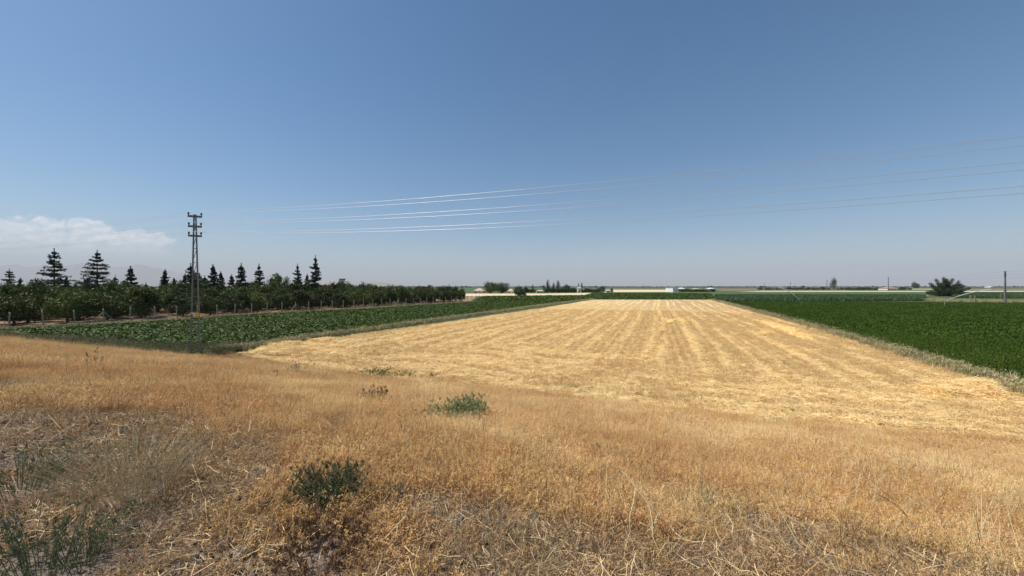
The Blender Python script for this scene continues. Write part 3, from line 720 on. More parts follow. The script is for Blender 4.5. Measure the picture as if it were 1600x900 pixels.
mid('broadleaf_tree', kr[2], 885.5, 444.2, 457, 11, 'round topped dark tree right of the tall poplars', group=G1)
mid('broadleaf_tree', kr[0], 941, 447, 457.2, 9, 'dark round tree right of the long low farm building', group=G1)
mid('broadleaf_tree', kr[1], 956, 450.5, 456.8, 5, 'small dark bush right of the little white farmhouse', group=G1)
for px, ty in ((822, 446.5), (832.5, 445)):
    mid('cypress', kp[0], px, ty, 457.3, 3.2, 'small pointed dark tree, %s of two, left end of farm trees' % ('left one' if px < 825 else 'right one'), group=G1)
for i, px in enumerate(np.arange(820, 936, 4.6)):
    if 838 < px < 850 or 900 < px < 909: continue
    mid('broadleaf_tree', (kr + ko)[i % 5], px + rng.uniform(-1, 1), 450.2 + rng.uniform(-1.6, 1.8), 457.3, rng.uniform(7, 10), 'low dark green tree in the row along the distant farm', group='low trees along the distant farm')
for i, px in enumerate(np.arange(1057, 1118, 5.2)):
    mid('broadleaf_tree', kr[i % 3], px, 451.5 + rng.uniform(-1, .8), 456.2, rng.uniform(6, 8), 'low dark tree among the white sheds right of centre', group='low trees among the distant white sheds')
# orchard end and bush right of conifers
for px, ty, w_ in ((558, 449, 18), (640, 448.5, 16), (700, 444.5, 15), (712, 446, 12), (722, 449, 12)):
    x, y = at_d(px, 118 if px > 690 else 105); H = 4.6 + (HY - ty) / F * y
    place_tree('broadleaf_tree', (ko if px > 620 else kr)[0], (x, y, FZ), (w_ / F * y, w_ / F * y, H), rng.uniform(0, 6), {558: 'dark round tree right of the red roofed house', 640: 'pale leafy tree right of the white tent like roof', 700: 'taller grey green tree near the right end of the orchard', 712: 'bushy tree beside the taller one at the orchard end', 722: 'last low tree at the right end of the orchard'}[px], 'tree')
# right side
mid('poplar', kp[1], 1302, 435.5, 453.6, 7.5, 'single dark column shaped poplar on the right horizon')
mid('broadleaf_tree', kr[0], 1428, 440.5, 450.5, 6, 'small round horizon tree, left half of the pair left of the big dark tree')
mid('broadleaf_tree', kr[2], 1433.5, 442.5, 450.5, 6, 'small round horizon tree, right half of the pair left of the big dark tree')
def spreading():
    C = []; b = MB()
    for i in range(48):
        a = rng.uniform(0, 6.283); e = rng.uniform(.08, 1.5); L_ = (4.9 + 2.7 * math.sin(e) ** 2) * rng.uniform(.75, 1.12)
        d = np.array([math.cos(a) * math.cos(e) * 1.25, math.sin(a) * math.cos(e) * 1.25, math.sin(e)])
        b.tube([(0, 0, .3), tuple(d * L_ * .5 + [0, 0, .3]), tuple(d * L_ + [0, 0, .2])], [.12, .07, .02], 4, False)
        n = 620; tt = rng.random(n) ** .55; C.append(d * (L_ * tt)[:, None] + rng.normal(0, 1, (n, 3)) * (.25 + .5 * (1 - tt))[:, None] + [0, 0, .4])
    C = np.concatenate(C); C[:, 2] = np.abs(C[:, 2]); V, Fc = leaf_quads(C, .2, .4)
    return mesh('crown', V, Fc, M_conif, link=False).data, b.build('trunk', M_bark, link=False).data
x, y = at(1480, 463); place_tree('spreading_tree', spreading(), (x, y, FZ), (1.12, 1.12, 1.02), 0, 'big dark spreading tree with ragged branches on the right', 'tree')
G3 = 'dark scrub trees along the right horizon'
for i in range(46):
    px = 1185 + i * 5.2 + rng.uniform(-2, 2)
    if abs(px - 1302) < 4 or 1372 < px < 1402: continue
    mid('broadleaf_tree', kr[i % 3], px, 449.6 + rng.uniform(-.9, .9), 453.0, rng.uniform(4, 8), 'low dark horizon tree in the scrub row beyond the pale strip', group=G3)
for i in range(60):
    px = rng.uniform(-100, 1750); d = rng.uniform(1100, 1900); x, y = at_d(px, d); H = rng.uniform(4, 8); w_ = rng.uniform(8, 20)
    place_tree('broadleaf_tree', kr[i % 3], (x, y, FZ), (w_, w_, H), 0, 'tiny hazy tree on the farthest horizon line', 'tree', 'tiny trees on the farthest horizon')
# treeline as a mass
C = []
for i in range(900):
    px = rng.uniform(-300, 1900); d = rng.uniform(1500, 2600); x, y = at_d(px, d); w_ = rng.uniform(10, 40)
    C.append(np.array([x, y, FZ + 2]) + rng.normal(0, 1, (16, 3)) * [w_, 10, 1.7])
V, Fc = leaf_quads(np.concatenate(C), 3.2, .7, up=.3)
tag(mesh('far_woodland', V, Fc, M_dark), 'thin dark line of far woodland all along the horizon', 'woodland', kind='stuff')

# ------------------------------------------------------------------ buildings
def house(name, px, by, wpx, hpx, dm, roofh, wall, roof, label, cat='house', wins=2, door=True, rz=0, d=None, flat=False):
    if d is None: x, y = at(px, by)
    else: x, y = at_d(px, d)
    w_ = wpx / F * y; h_ = hpx / F * y
    r_ = empty(name, (x, y, FZ), rz); b = MB(); b.box((0, 0, h_ / 2), (w_, dm, h_)); b.build('wall', wall, r_)
    rb = MB(); e = .35; hw, hd = w_ / 2 + e, dm / 2 + e
    if flat: rb.box((0, 0, h_ + .12), (w_ + .3, dm + .3, .24))
    else:
        rr = roofh; k = max(hw - hd, .6)
        V = [(-hw, -hd, h_), (hw, -hd, h_), (hw, hd, h_), (-hw, hd, h_), (-k, 0, h_ + rr), (k, 0, h_ + rr),
             (-hw, -hd, h_ - .15), (hw, -hd, h_ - .15), (hw, hd, h_ - .15), (-hw, hd, h_ - .15)]
        rb.add(V, [(0, 1, 5, 4), (1, 2, 5), (2, 3, 4, 5), (3, 0, 4), (6, 7, 1, 0), (7, 8, 2, 1), (8, 9, 3, 2), (9, 6, 0, 3), (9, 8, 7, 6)])
    rb.build('roof', roof, r_)
    for i in range(wins):
        wx = -w_ / 2 + w_ * (i + .5) / wins + (w_ * .06 if door else 0)
        f = MB(); f.box((wx, -dm / 2 - .02, h_ * .58), (min(1.4, w_ * .2), .08, min(1.3, h_ * .4))); f_ = f.build('window', M_white, r_)
        f = MB(); f.box((wx, -dm / 2 - .07, h_ * .58), (min(1.2, w_ * .16), .04, min(1.1, h_ * .33))); f.build('pane', M_glass, f_)
    if door:
        f = MB(); f.box((-w_ * .42 + .3, -dm / 2 - .03, min(1.0, h_ * .4)), (.95, .08, min(2.0, h_ * .8))); f.build('door', M_wood, r_)
    return tag(r_, label, cat)
M_croof = mat('pale_roof', (.55, .45, .33), (.45, .38, .28), 1, .8)
house('farm_shed', 749, 458.5, 16, 4.4, 8, 1.6, M_cream, M_croof, 'long pale roofed shed left of the large olive green tree clump', 'shed', 3)
house('farm_house', 798, 458.6, 9, 4.0, 8, 1.3, M_cream, M_croof, 'pale farmhouse half hidden right of the large tree clump', 'house', 2)
house('farm_house', 844, 457.7, 11, 3.0, 7, .8, M_cream, M_croof, 'low cream house in front of the farm trees left of the poplars', 'house', 3)
house('tower_house', 905, 457.3, 4.6, 7, 5, 1.0, M_white, M_croof, 'narrow two storey white house below the twin cypresses', 'house', 1)
house('farm_building', 927, 457.2, 23, 2.2, 8, .8, M_cream, M_croof, 'long low cream farm building with a pale roof', 'farm building', 6)
house('farm_house', 949.5, 456.9, 6, 2.6, 6, .9, M_white, M_croof, 'tiny white house between two dark round trees near centre', 'house', 1)
house('warehouse', 1049.5, 456.4, 7.5, 6.0, 14, .6, M_white, M_white, 'bright white boxy warehouse right of centre', 'warehouse', 0, False, flat=True)
house('shed', 1064, 455.6, 7, 4.6, 9, .8, M_white, M_white, 'white shed next to the boxy warehouse', 'shed', 1, False)
house('shed', 1087, 455.3, 8, 3.6, 9, .8, M_cream, M_croof, 'low cream shed in the middle of the distant trees', 'shed', 2)
house('shed', 1110, 455.2, 6, 4.2, 8, .8, M_white, M_white, 'last white shed at the right end of the distant trees', 'shed', 1, False)
house('farm_house', 1388, 453.4, 17, 2.6, 12, 2.6, M_white, M_roof, 'low white house under a broad pinkish red roof on the right', 'house', 4)
house('shed', 1546, 449.7, 6.5, 1.6, 18, 1.6, M_cream, M_white, 'tiny white roofed shed on the right horizon', 'shed', 0, False)
house('farm_house', 527, 0, 31, 31 / F * 0 + 22, 9, 1.1, M_cream, M_roof, 'house with a flat red roof right of the last tall conifers', 'house', 3, d=135)
# solar water heater seen above the red roof
x, y = at_d(535, 134); zr = FZ + 22 / F * 135 + .8
r_ = empty('solar_heater', (x, y, zr)); b = MB(); b.tube([(-1.0, 0, 1.35), (1.0, 0, 1.35)], .32, 12); b.build('tank', M_steel, r_)
b = MB(); b.box((0, -.7, .65), (2.0, 1.9, .1), Matrix.Rotation(R(42), 3, 'X')); b.build('panel', M_glass, r_)
b = MB()
for sx in (-.8, .8): b.beam((sx, 0, -.6), (sx, 0, 1.2), .06, .06); b.beam((sx, -1.3, -.6), (sx, 0, 1.1), .05, .05)
b.build('frame', M_steel, r_); tag(r_, 'dark solar water heater on the red roofed house', 'solar heater')
# white barrel tent
x, y = at_d(620, 130); r_ = empty('greenhouse', (x, y, FZ)); b = MB(); n = 12; wd_, ln_ = 2.1, 9.0; V = []
for yy in (-ln_ / 2, ln_ / 2):
    for i in range(n + 1):
        a = math.pi * i / n; V.append((yy * .8 , math.cos(a) * wd_, 2.0 + math.sin(a) * 2.0))
b.add(V, [(i, i + 1, n + 2 + i, n + 1 + i) for i in range(n)] + [tuple(range(n + 1)), tuple(range(2 * n + 1, n, -1))]); b.build('cover', M_white, r_)
b = MB(); b.box((0, 0, 1.0), (ln_ * .8, wd_ * 2, 2.0)); b.build('wall', M_white, r_)
tag(r_, 'white rounded polytunnel roof peeking over the orchard', 'greenhouse')
x, y = at(134, 497); b = MB(); b.add(rock('r', .34, M_white, 5.).data.vertices and [tuple(v.co) for v in rock('r', .34, M_white, 5.).data.vertices], [tuple(p_.vertices) for p_ in rock('r', .34, M_white, 5.).data.polygons])
o = b.build('sack', M_white); o.location = (x, y, FZ + .15); tag(o, 'small white sack lying on the orchard soil behind the fence', 'sack')

# ------------------------------------------------------------------ fence
fr_ = empty('fence', (f0[0], f0[1], FZ)); tag(fr_, 'orchard fence of pale concrete posts strung with wire', 'fence')
sp_ = 2.46; npost = int(flen / sp_) + 1
post = MB(); post.box((0, 0, .76), (.11, .11, 1.62)); post.beam((0, 0, 1.55), (-.02, .20, 1.74), .09, .09)
pm = post.build('post', M_conc, link=False).data
ang = math.atan2(fd[1], fd[0])
for i in range(-3, npost + 1):
    o = bpy.data.objects.new('post', pm); COL.objects.link(o); o.parent = fr_
    p_ = fd * sp_ * i; o.location = (p_[0], p_[1], rng.uniform(-.06, .03)); o.rotation_euler = (rng.normal(0, .025), rng.normal(0, .03), ang)
    if i in (3, 13, 23):
        for sg in (-1, 1):
            b = MB(); b.beam((0, 0, 1.35), (sg * 1.05, -.02, 0), .10, .10); k = b.build('brace', M_conc if sg > 0 else M_wood, fr_); k.location = o.location; k.rotation_euler = (0, 0, ang)
for z in (.35, .75, 1.15, 1.5):
    b = MB(); pts = []
    for i in range(-3, npost + 1):
        p_ = fd * sp_ * i; pts.append((p_[0], p_[1] - .07, z)); 
        if i < npost: p2 = fd * sp_ * (i + .5); pts.append((p2[0], p2[1] - .07, z - .03))
    b.tube(pts, .007, 4); b.build('wire', M_wire, fr_)

# ------------------------------------------------------------------ utility poles
def lattice_pole(H, spread, detail=True, arm=.46):
    r_ = empty('utility_pole'); tp = .055
    def leg(sx, sy, z): k = 1 - z / H; return (sx * (tp + (spread / 2 - tp) * k), sy * (.05 + .03 * k), z)
    for sx in (-1, 1):
        b = MB()
        for sy in (-1, 1): b.beam(leg(sx, sy, -.3), leg(sx, sy, H), .125, .045)
        n = 12
        for i in range(n):
            z0, z1 = H * i / n, H * (i + 1) / n; s_ = 1 if i % 2 else -1
            b.beam(leg(sx, s_, z0), leg(sx, -s_, z1), .022, .022)
        b.build('leg', M_steel, r_)
    b = MB(); zz = [.0, .28, .42, .55, .66, .76, .85, .93]
    for i, k in enumerate(zz[1:]):
        for sy in (-1, 1): b.beam(leg(-1, sy, H * k), leg(1, sy, H * k), .03, .03)
    for i in range(3, len(zz) - 1):
        b.beam(leg(-1, -1, H * zz[i]), leg(1, -1, H * zz[i + 1]), .025, .025)
    b.build('bracing', M_steel, r_)
    for z, w_ in ((H - .12, arm), (H - .78, arm * .95), (H - 1.40, arm * .95)):
        b = MB(); b.box((0, 0, z), (w_ * 1.6, .14, .12)); a_ = b.build('crossarm', M_steel, r_)
        for sx in (-1, 1):
            b = MB(); b.tube([(sx * w_ * .72, 0, z + .05), (sx * w_ * .72, 0, z + .12)], .03, 6); b.tube([(sx * w_ * .72, 0, z + .12), (sx * w_ * .72, 0, z + .14), (sx * w_ * .72, 0, z + .18), (sx * w_ * .72, 0, z + .22), (sx * w_ * .72, 0, z + .26)], [.035, .06, .045, .06, .03], 10)
            b.build('insulator', M_insul, a_)
    if detail:
        b = MB(); b.box((spread * .29, -.24, H * .295), (.20, .02, .28)); b.build('warning_plate', M_yel, r_)
        b = MB(); b.box((-spread * .02, -.23, H * .305), (.30, .02, .08)); b.build('number_plate', M_white, r_)
        b = MB()
        k = H * .445
        for sg in (-1, 1):
            b.beam((sg * .18, -.12, k), (sg * .75, -.12, k), .02, .02); b.beam((sg * .72, -.12, k - .05), (sg * .72, -.12, k + .05), .015, .015)
        b.build('climbing_guard', M_steel, r_)
    return r_
PX, PY = at(305, 556.5)
lp = Vector((UY, -UX, 0)); HP = 9.33
pole = lattice_pole(HP, .50); pz = float(ground_z(PX, PY)); pole.location = (PX, PY, pz); pole.rotation_euler = (0, 0, R(28))
tag(pole, 'tall lattice steel utility pole with splayed legs standing at the field edge on the left', 'utility pole')
def pole_copy(x, y, s, rz, lb, g=None, H=None):
    c = copy_tree(pole); c.location = (x, y, FZ); c.scale = (s * (1.2 if g else 1), s, s); c.rotation_euler = (0, 0, rz); c['label'] = lb
    if g: c['group'] = g
    return c
SPAN = 60
# conductors: each wire runs from the previous pole over this one to the next, off both picture edges
arm_dir = Vector((math.cos(R(28)), math.sin(R(28)), 0))
names = {0: 'top', 1: 'middle', 2: 'lowest'}
base = Vector((PX, PY, pz))
nxt = Vector((PX, PY, pz)) + lp * SPAN; prv = Vector((PX, PY, pz)) - lp * SPAN + Vector((0, 0, .9))
aw = Vector((.38, .925, 0))
for li, (dz, w_) in enumerate(((-.12, .46), (-.78, .44), (-1.40, .44))):
    for sg in (-1, 1):
        off = arm_dir * (sg * w_ * .72) + Vector((0, 0, HP + dz + .26)); offn = aw * (sg * w_ * .72) + Vector((0, 0, HP + dz + .26))
        pts = []
        for a_, b_, oa, ob, sg_ in ((prv, base, offn, off, .45), (base, nxt, off, offn, .90 + .04 * li + .05 * sg)):
            for k in range(33):
                tt = k / 32
                if pts and k == 0: continue
                pts.append(tuple((a_ + oa).lerp(b_ + ob, tt) - Vector((0, 0, 4 * sg_ * tt * (1 - tt)))))
        b = MB(); b.tube(pts, .0075, 5); o = b.build('power_line_wire', M_alu, smooth=True)
        tag(o, 'overhead wire on the %s crossarm, %s one of its pair' % (names[li], 'far' if sg > 0 else 'near'), 'overhead wire', 'overhead wires crossing the sky')
for sgn, lb in ((1, 'right'), (-1, 'left')):
    q_ = nxt if sgn > 0 else prv
    c = pole_copy(q_.x, q_.y, 1, R(-22 + 90), 'lattice steel pole next along the wires beyond the %s picture edge' % lb); c.location.z = q_.z
# far poles
G2 = 'distant utility poles on the right'
for px, ty, by, lb in ((1570.5, 424, 474, 'grey utility pole with three crossarms at the far right edge'),
                       (1388, 433, 454.5, 'thin distant pole just behind the pink roofed house'),
                       (1292, 437.5, 453.5, 'thin distant pole left of the lone poplar'),
                       (1235, 440.5, 452.2, 'faint horizon pole, third left of the lone poplar going away'),
                       (1194, 442, 451.6, 'faint horizon pole farthest to the left of the lone poplar')):
    x, y = at(px, by); H = (by - ty) / F * y; pole_copy(x, y, H / HP, R(90 - 60) * 0 + R(10), lb, G2)
# a few thin wires between the far right poles
q1 = Vector((*at(1570.5, 474), FZ + 8.6)); q2 = Vector((*at(1388, 454.5), FZ + 14)); q0 = q1 + (q1 - q2) * .6; q0.z = q1.z
for k in range(3):
    b = MB(); pts = []
    for a_, b_ in ((q0, q1), (q1, q2)):
        for i in range(17):
            tt = i / 16; pts.append(tuple(a_.lerp(b_, tt) - Vector((0, 0, 4 * 1.2 * tt * (1 - tt) + k * .8))))
    b.tube(pts, .012, 4); tag(b.build('power_line_wire', M_wire), 'thin far wire between the right hand poles, %s of three' % ('top', 'middle', 'lowest')[k], 'overhead wire', 'thin wires between the far right poles')
# stakes near right pole
for i, (px, by, h_, tl) in enumerate(((1516, 471.5, 1.9, .05), (1524, 471.8, 1.8, -.03), (1566, 470.5, 2.1, -.25))):
    x, y = at(px, by); b = MB(); b.box((0, 0, h_ / 2), (.22, .18, h_ + .2)); o = b.build('stake', M_conc); o.location = (x, y, FZ); o.rotation_euler = (0, tl, 0)
    tag(o, ('upright pale post left of the far right pole, left one of two', 'upright pale post left of the far right pole, right one of two', 'leaning pale post just beside the far right pole')[i], 'post')
# wire-mesh panel at the orchard end
x, y = at(757, 469.5); b = MB()
for i in range(6): b.beam((i * 1.1 - 2.75, 0, -.1), (i * 1.1 - 2.75, 0, 1.7), .10, .10)
r_ = empty('wire_fence', (x, y, FZ)); b.build('frame', M_conc, r_); b = MB()
for z in np.arange(.2, 1.7, .25): b.beam((-2.75, -.07, z), (2.75, -.07, z), .02, .02)
b.build('mesh', M_wire, r_); tag(r_, 'short wire fence panel at the right end of the orchard', 'fence')

# ------------------------------------------------------------------ sprinklers
mw = bpy.data.materials.new('water_spray'); mw.use_nodes = True; t = mw.node_tree; t.nodes.clear()
o_ = N(t, 'ShaderNodeOutputMaterial'); bb = N(t, 'ShaderNodeBsdfPrincipled'); bb.inputs['Base Color'].default_value = (.85, .88, .9, 1); bb.inputs['Roughness'].default_value = .3
tr_ = N(t, 'ShaderNodeBsdfTransparent'); ms_ = N(t, 'ShaderNodeMixShader'); ms_.inputs[0].default_value = .8
t.links.new(tr_.outputs[0], ms_.inputs[1]); t.links.new(bb.outputs[0], ms_.inputs[2]); t.links.new(ms_.outputs[0], o_.inputs[0])
def sprinkler(px, by, tx, ty, lb):
    x, y = at(px, by); r_ = empty('sprinkler', (x, y, FZ)); dx = (tx - px) / F * y; top = (by - 3 - ty) / F * y
    b = MB(); b.tube([(0, 0, 0), (0, 0, 1.15)], .035, 8); b.build('riser', M_alu, r_)
    b = MB(); s_ = 1 if dx > 0 else -1; b.tube([(-.1 * s_, 0, 1.1), (0, 0, 1.15), (.35 * s_, 0, 1.15 + .28)], [.05, .05, .025], 8); b.build('nozzle', M_steel, r_)
    b = MB(); z0 = 1.43
    def f(k): return (.35 * s_ + dx * k, 0, z0 + (top - z0 + .6) * (2 * k * .78 - (k * .78) ** 2) / (2 * .78 - .78 ** 2) * 1.0)
    pts = [f(k) for k in np.linspace(0, 1, 22)]
    b.tube(pts, [.035 + .06 * k for k in np.linspace(0, 1, 22)], 6)
    C = []
    for k in rng.random(1400) * 1.5:
        pnt = np.array(f(min(k, 1.25))); sg = .03 + .22 * k ** 2; c = pnt + rng.normal(0, 1, 3) * [sg, sg, sg]; c[2] = max(c[2] - max(k - 1, 0) * 2 * rng.random(), .3); C.append(c)
    V, Fc = leaf_quads(np.array(C), .022, .8); b.add(V, Fc.tolist())
    b.build('water_jet', mw, r_); tag(r_, lb, 'sprinkler')
sprinkler(1252, 479, 1221, 450.5, 'irrigation sprinkler throwing a white jet to the left in the alfalfa field')
sprinkler(1476, 479.5, 1545, 453.5, 'irrigation sprinkler throwing a faint jet to the right below the spreading tree')

# ------------------------------------------------------------------ straw piles
def pile(pix, hgt, lb, n=900):
    P_ = np.array([at(*k) for k in pix]); c = P_.mean(0); x0, y0 = P_.min(0); x1, y1 = P_.max(0)
    st_ = max((x1 - x0), (y1 - y0)) / 70
    gx, gy = np.meshgrid(np.arange(x0, x1 + st_, st_), np.arange(y0, y1 + st_, st_), indexing='ij'); nx, ny = gx.shape
    # distance inside polygon edge
    dd = np.full(gx.shape, 1e9)
    for i in range(len(P_)):
        a_ = P_[i]; b_ = P_[(i + 1) % len(P_)]; e = b_ - a_; k = np.clip(((gx - a_[0]) * e[0] + (gy - a_[1]) * e[1]) / (e @ e), 0, 1)
        dd = np.minimum(dd, np.hypot(gx - a_[0] - k * e[0], gy - a_[1] - k * e[1]))
    ins = inpoly([tuple(k) for k in P_], gx, gy); dd = np.where(ins, dd, -dd)
    z = hgt * sst(-.1, .6, dd + .45 * wob(gx, gy, 3.2) + .3 * wob(gx, gy, 7.1) - .15) * (1 + .5 * wob(gx, gy, 2.1, 2.)) + rng.random(gx.shape) * .04 * (dd > -.1)
    V = np.stack([gx, gy, FZ + .03 + z], -1).reshape(-1, 3); I = np.arange(nx * ny).reshape(nx, ny)
    ok = (z[:-1, :-1] + z[1:, 1:] > .03).ravel()
    Fc = np.stack([I[:-1, :-1], I[1:, :-1], I[1:, 1:], I[:-1, 1:]], -1).reshape(-1, 4)[ok]
    core_V = V; V2 = []; F2 = []
    ii = np.flatnonzero((z > .04).ravel())
    C = V[rng.choice(ii, n)] + rng.normal(0, .04, (n, 3)) + [0, 0, .02]
    a = rng.uniform(0, 6.283, n); e = rng.normal(0, .25, n); l = rng.uniform(.1, .28, n)[:, None]
    d = np.stack([np.cos(a) * np.cos(e), np.sin(a) * np.cos(e), np.sin(e)], 1) * l; s2 = np.stack([-np.sin(a), np.cos(a), np.full(n, .5)], 1) * .005
    V2 = np.stack([C - d - s2, C - d + s2, C + d + s2, C + d - s2], 1).reshape(-1, 3); k0 = len(V)
    F2 = (np.arange(4 * n).reshape(-1, 4) + k0)
    o = mesh('straw_pile', np.concatenate([V, V2]), np.concatenate([Fc, F2]), [M_pile, M_strw], mi=np.r_[np.zeros(len(Fc)), np.ones(len(F2))]); return tag(o, lb, 'straw pile', 'piles of loose straw')
pile([(1430, 608), (1480, 600), (1555, 597), (1592, 612), (1560, 628), (1450, 624)], .20, 'large golden straw pile at the near right corner of the stubble', 5000)
pile([(1183, 503.5), (1200, 503.5), (1236, 514), (1274, 531), (1262, 533.5), (1215, 516)], .20, 'long bright straw ridge along the right margin of the stubble', 3500)
pile([(388, 553), (410, 541), (440, 535.5), (472, 536), (440, 546), (410, 554)], .11, 'pale straw heap at the near left corner of the stubble', 4000)
pile([(478, 534), (505, 529), (530, 530), (505, 536)], .09, 'small pale straw heap right of the left corner heap', 1500)
pile([(560, 543), (610, 535), (628, 537), (590, 546)], .07, 'thin straw heap on the left part of the stubble', 1500)
pile([(1185, 519), (1208, 519), (1218, 524), (1195, 525)], .2, 'small straw heap beside the long bright ridge', 900)
pile([(1035, 501), (1070, 499), (1078, 503), (1045, 505)], .2, 'little straw heap far out in the middle of the stubble', 700)

# ------------------------------------------------------------------ individual weeds and shrubs near the camera
def shrub(name, px, py, H, rad, nst, leaf, mats, lb, cat='shrub', dens=26, lean=1.0, sr=.0022, twig=.35, stem_m=None, heads=None):
    loc = gpt(px, py); r_ = empty(name, loc); b = MB(); C = []; Dv = []
    for i in range(nst):
        a = rng.uniform(0, 6.283); k = math.sqrt(rng.random()); L_ = H * rng.uniform(.65, 1.1) * (1 - .25 * k)
        e = np.array([math.cos(a) * rad * k * lean, math.sin(a) * rad * k * lean, L_]); b0 = np.array([math.cos(a), math.sin(a), 0]) * rad * .6 * k
        pt = [b0 + [0, 0, -.02], b0 + e * [.35, .35, .5], b0 + e + rng.normal(0, .02, 3)]
        b.tube([tuple(v) for v in pt], [sr, sr * .8, sr * .35], 4, False)
        nb = int(3 + 5 * twig)
        for j in range(nb):
            tt = rng.uniform(.25, .98); o0 = pt[0] * (1 - tt) ** 2 + 2 * tt * (1 - tt) * pt[1] + tt * tt * pt[2]
            dr = rng.normal(size=3); dr[2] = abs(dr[2]) + .7; dr /= np.linalg.norm(dr); l = twig * H * rng.uniform(.25, .7) * (1.1 - tt * .6)
            b.tube([tuple(o0), tuple(o0 + dr * l)], [sr * .5, sr * .25], 3, False)
            nl = max(2, int(dens * 2.0 / nb)); ss = rng.random(nl)[:, None]; C.append(o0 + dr * l * ss + rng.normal(0, leaf * .5, (nl, 3)))
    b.build('stems', stem_m or mats, r_)
    C = np.concatenate(C); V, Fc = leaf_quads(C, leaf, .30, rise=.6); mesh('foliage', V, Fc, mats, parent=r_)
    return tag(r_, lb, cat)
shrub('shrub', 515, 786, .30, .22, 170, .0105, M_shrub, 'dense dark green shrub on the shoulder left of centre', dens=34)
shrub('shrub', 604, 792, .17, .14, 34, .008, M_greysh, 'small grey green shrub just right of the dense dark one', dens=24)
shrub('shrub', 28, 770, .36, .30, 60, .010, M_shrub, 'dark weedy shrub at the left picture edge above the corner one', dens=26, stem_m=M_greysh)
shrub('shrub', 62, 905, .42, .34, 80, .010, M_shrub, 'large dark green shrub in the bottom left corner', dens=30, stem_m=M_greysh)
shrub('shrub', 130, 880, .26, .18, 34, .008, M_shrub, 'thin dark shrub right of the bottom left corner one', dens=20)
shrub('wispy_bush', 205, 772, .52, .40, 210, .0065, M_greysh, 'wide wispy straw coloured bush with greenish tips on the left', dens=34, stem_m=M_pale, sr=.0015, twig=.55)
shrub('wispy_bush', 120, 735, .28, .30, 34, .008, M_greysh, 'faint pale bush left of the wide wispy one', dens=12, stem_m=M_greyg)
shrub('withered_plant', 500, 875, .25, .24, 60, .014, M_brown, 'reddish brown withered plant at the bottom below the dark shrub', 'plant', dens=30)
shrub('withered_plant', 470, 838, .16, .06, 10, .012, M_greyg, 'short dried seed spike left of the reddish withered plant', 'plant', dens=30)
shrub('pale_shrub', 698, 662, .42, .42, 90, .022, M_bluesh, 'low light green bush in the golden grass, left half of the pair', dens=44)
shrub('pale_shrub', 734, 661, .58, .28, 90, .022, M_bluesh, 'taller rounded light green bush, right half of the pair', dens=50)
shrub('dark_weed', 587, 634, .48, .22, 40, .022, M_brown, 'small dark brownish leafy weed standing in the golden grass', 'weed', dens=30)
shrub('dark_weed', 467, 587, .75, .45, 14, .022, M_shrub, 'upright branching green weed near the left stubble corner', 'weed', dens=20)
shrub('dark_weed', 432, 597, .5, .06, 2, .03, M_brown, 'tiny dark seed spike in the grass left of the branching weed', 'weed', dens=24)
shrub('green_weed', 146, 580, .7, .12, 5, .03, M_shrub, 'single thin dark weed stalk in the grass at the left', 'weed', dens=24)
shrub('green_weed', 582, 588, .35, .9, 60, .035, M_green, 'leafy green weed mat at the near edge of the stubble', 'weed', dens=22, lean=1.)
shrub('green_weed', 632, 588, .25, .45, 26, .035, M_green, 'small green weed mat right of the larger leafy one', 'weed', dens=18)
shrub('green_weed', 531, 575, .18, .22, 12, .03, M_green, 'tiny green weed on the stubble left of the leafy mats', 'weed', dens=14)
shrub('green_weed', 676, 588, .16, .18, 10, .03, M_shrub, 'tiny dark weed right of both leafy mats', 'weed', dens=14)
shrub('green_weed', 900, 612, .28, .55, 30, .024, M_bluesh, 'pale green weed mat at the stubble edge in the centre', 'weed', dens=16)
shrub('green_weed', 1575, 712, .28, .45, 60, .014, M_green, 'fresh green weed patch at the right picture edge', 'weed', dens=20)
shrub('green_weed', 1108, 806, .22, .22, 30, .007, M_green, 'yellowish green weed in the brown grass right of the dead branch', 'weed', dens=14, stem_m=M_greysh)
shrub('green_weed', 1140, 722, .22, .16, 16, .012, M_green, 'small green sprig in the golden grass right of centre', 'weed', dens=12)
shrub('green_weed', 1216, 700, .22, .16, 14, .012, M_greysh, 'small grey sprig below the right stubble patch', 'weed', dens=12)
shrub('dark_weed', 930, 715, .34, .04, 3, .012, M_brown, 'narrow dark brown seed spike in the golden grass right of centre', 'weed', dens=26)
shrub('dark_weed', 990, 845, .30, .10, 6, .007, M_brown, 'thin dark stalks beside the pale dead branch', 'weed', dens=10)
shrub('wispy_bush', 780, 905, .36, .34, 46, .007, M_greysh, 'dry wispy bush at the bottom edge near the centre', dens=10, stem_m=M_greyg)
shrub('wispy_bush', 860, 860, .2, .2, 24, .007, M_greysh, 'small dry bush above the wispy one at the bottom edge', dens=8, stem_m=M_greyg)

def branching(b, p0, d, L_, r, depth, q_, sp=.6):
    pts = [p0]; dd = d.copy(); n = 4
    for i in range(n):
        dd = dd + q_.normal(0, .13, 3); dd /= np.linalg.norm(dd); pts.append(pts[-1] + dd * L_ / n)
    b.tube([tuple(v) for v in pts], [r * (1 - .12 * i) for i in range(n + 1)], 5, False)
    if depth:
        for i in range(2 + (depth > 1)):
            k = q_.integers(2, n + 1); d2 = dd + q_.normal(0, sp, 3); d2[2] += .1; d2 /= np.linalg.norm(d2)
            branching(b, pts[k], d2, L_ * q_.uniform(.5, .8), r * .6, depth - 1, q_, sp)
def stalk(px, py, d, L_, r, depth, seed, m_, lb, sp=.6, name='dead_branch', dz=0.):
    loc = gpt(px, py); b = MB(); branching(b, np.zeros(3), np.array(d, float) / np.linalg.norm(d), L_, r, depth, np.random.default_rng(seed), sp)
    o = b.build(name, m_, smooth=True); o.location = (loc[0], loc[1], loc[2] + dz); return tag(o, lb, 'dead stalk')
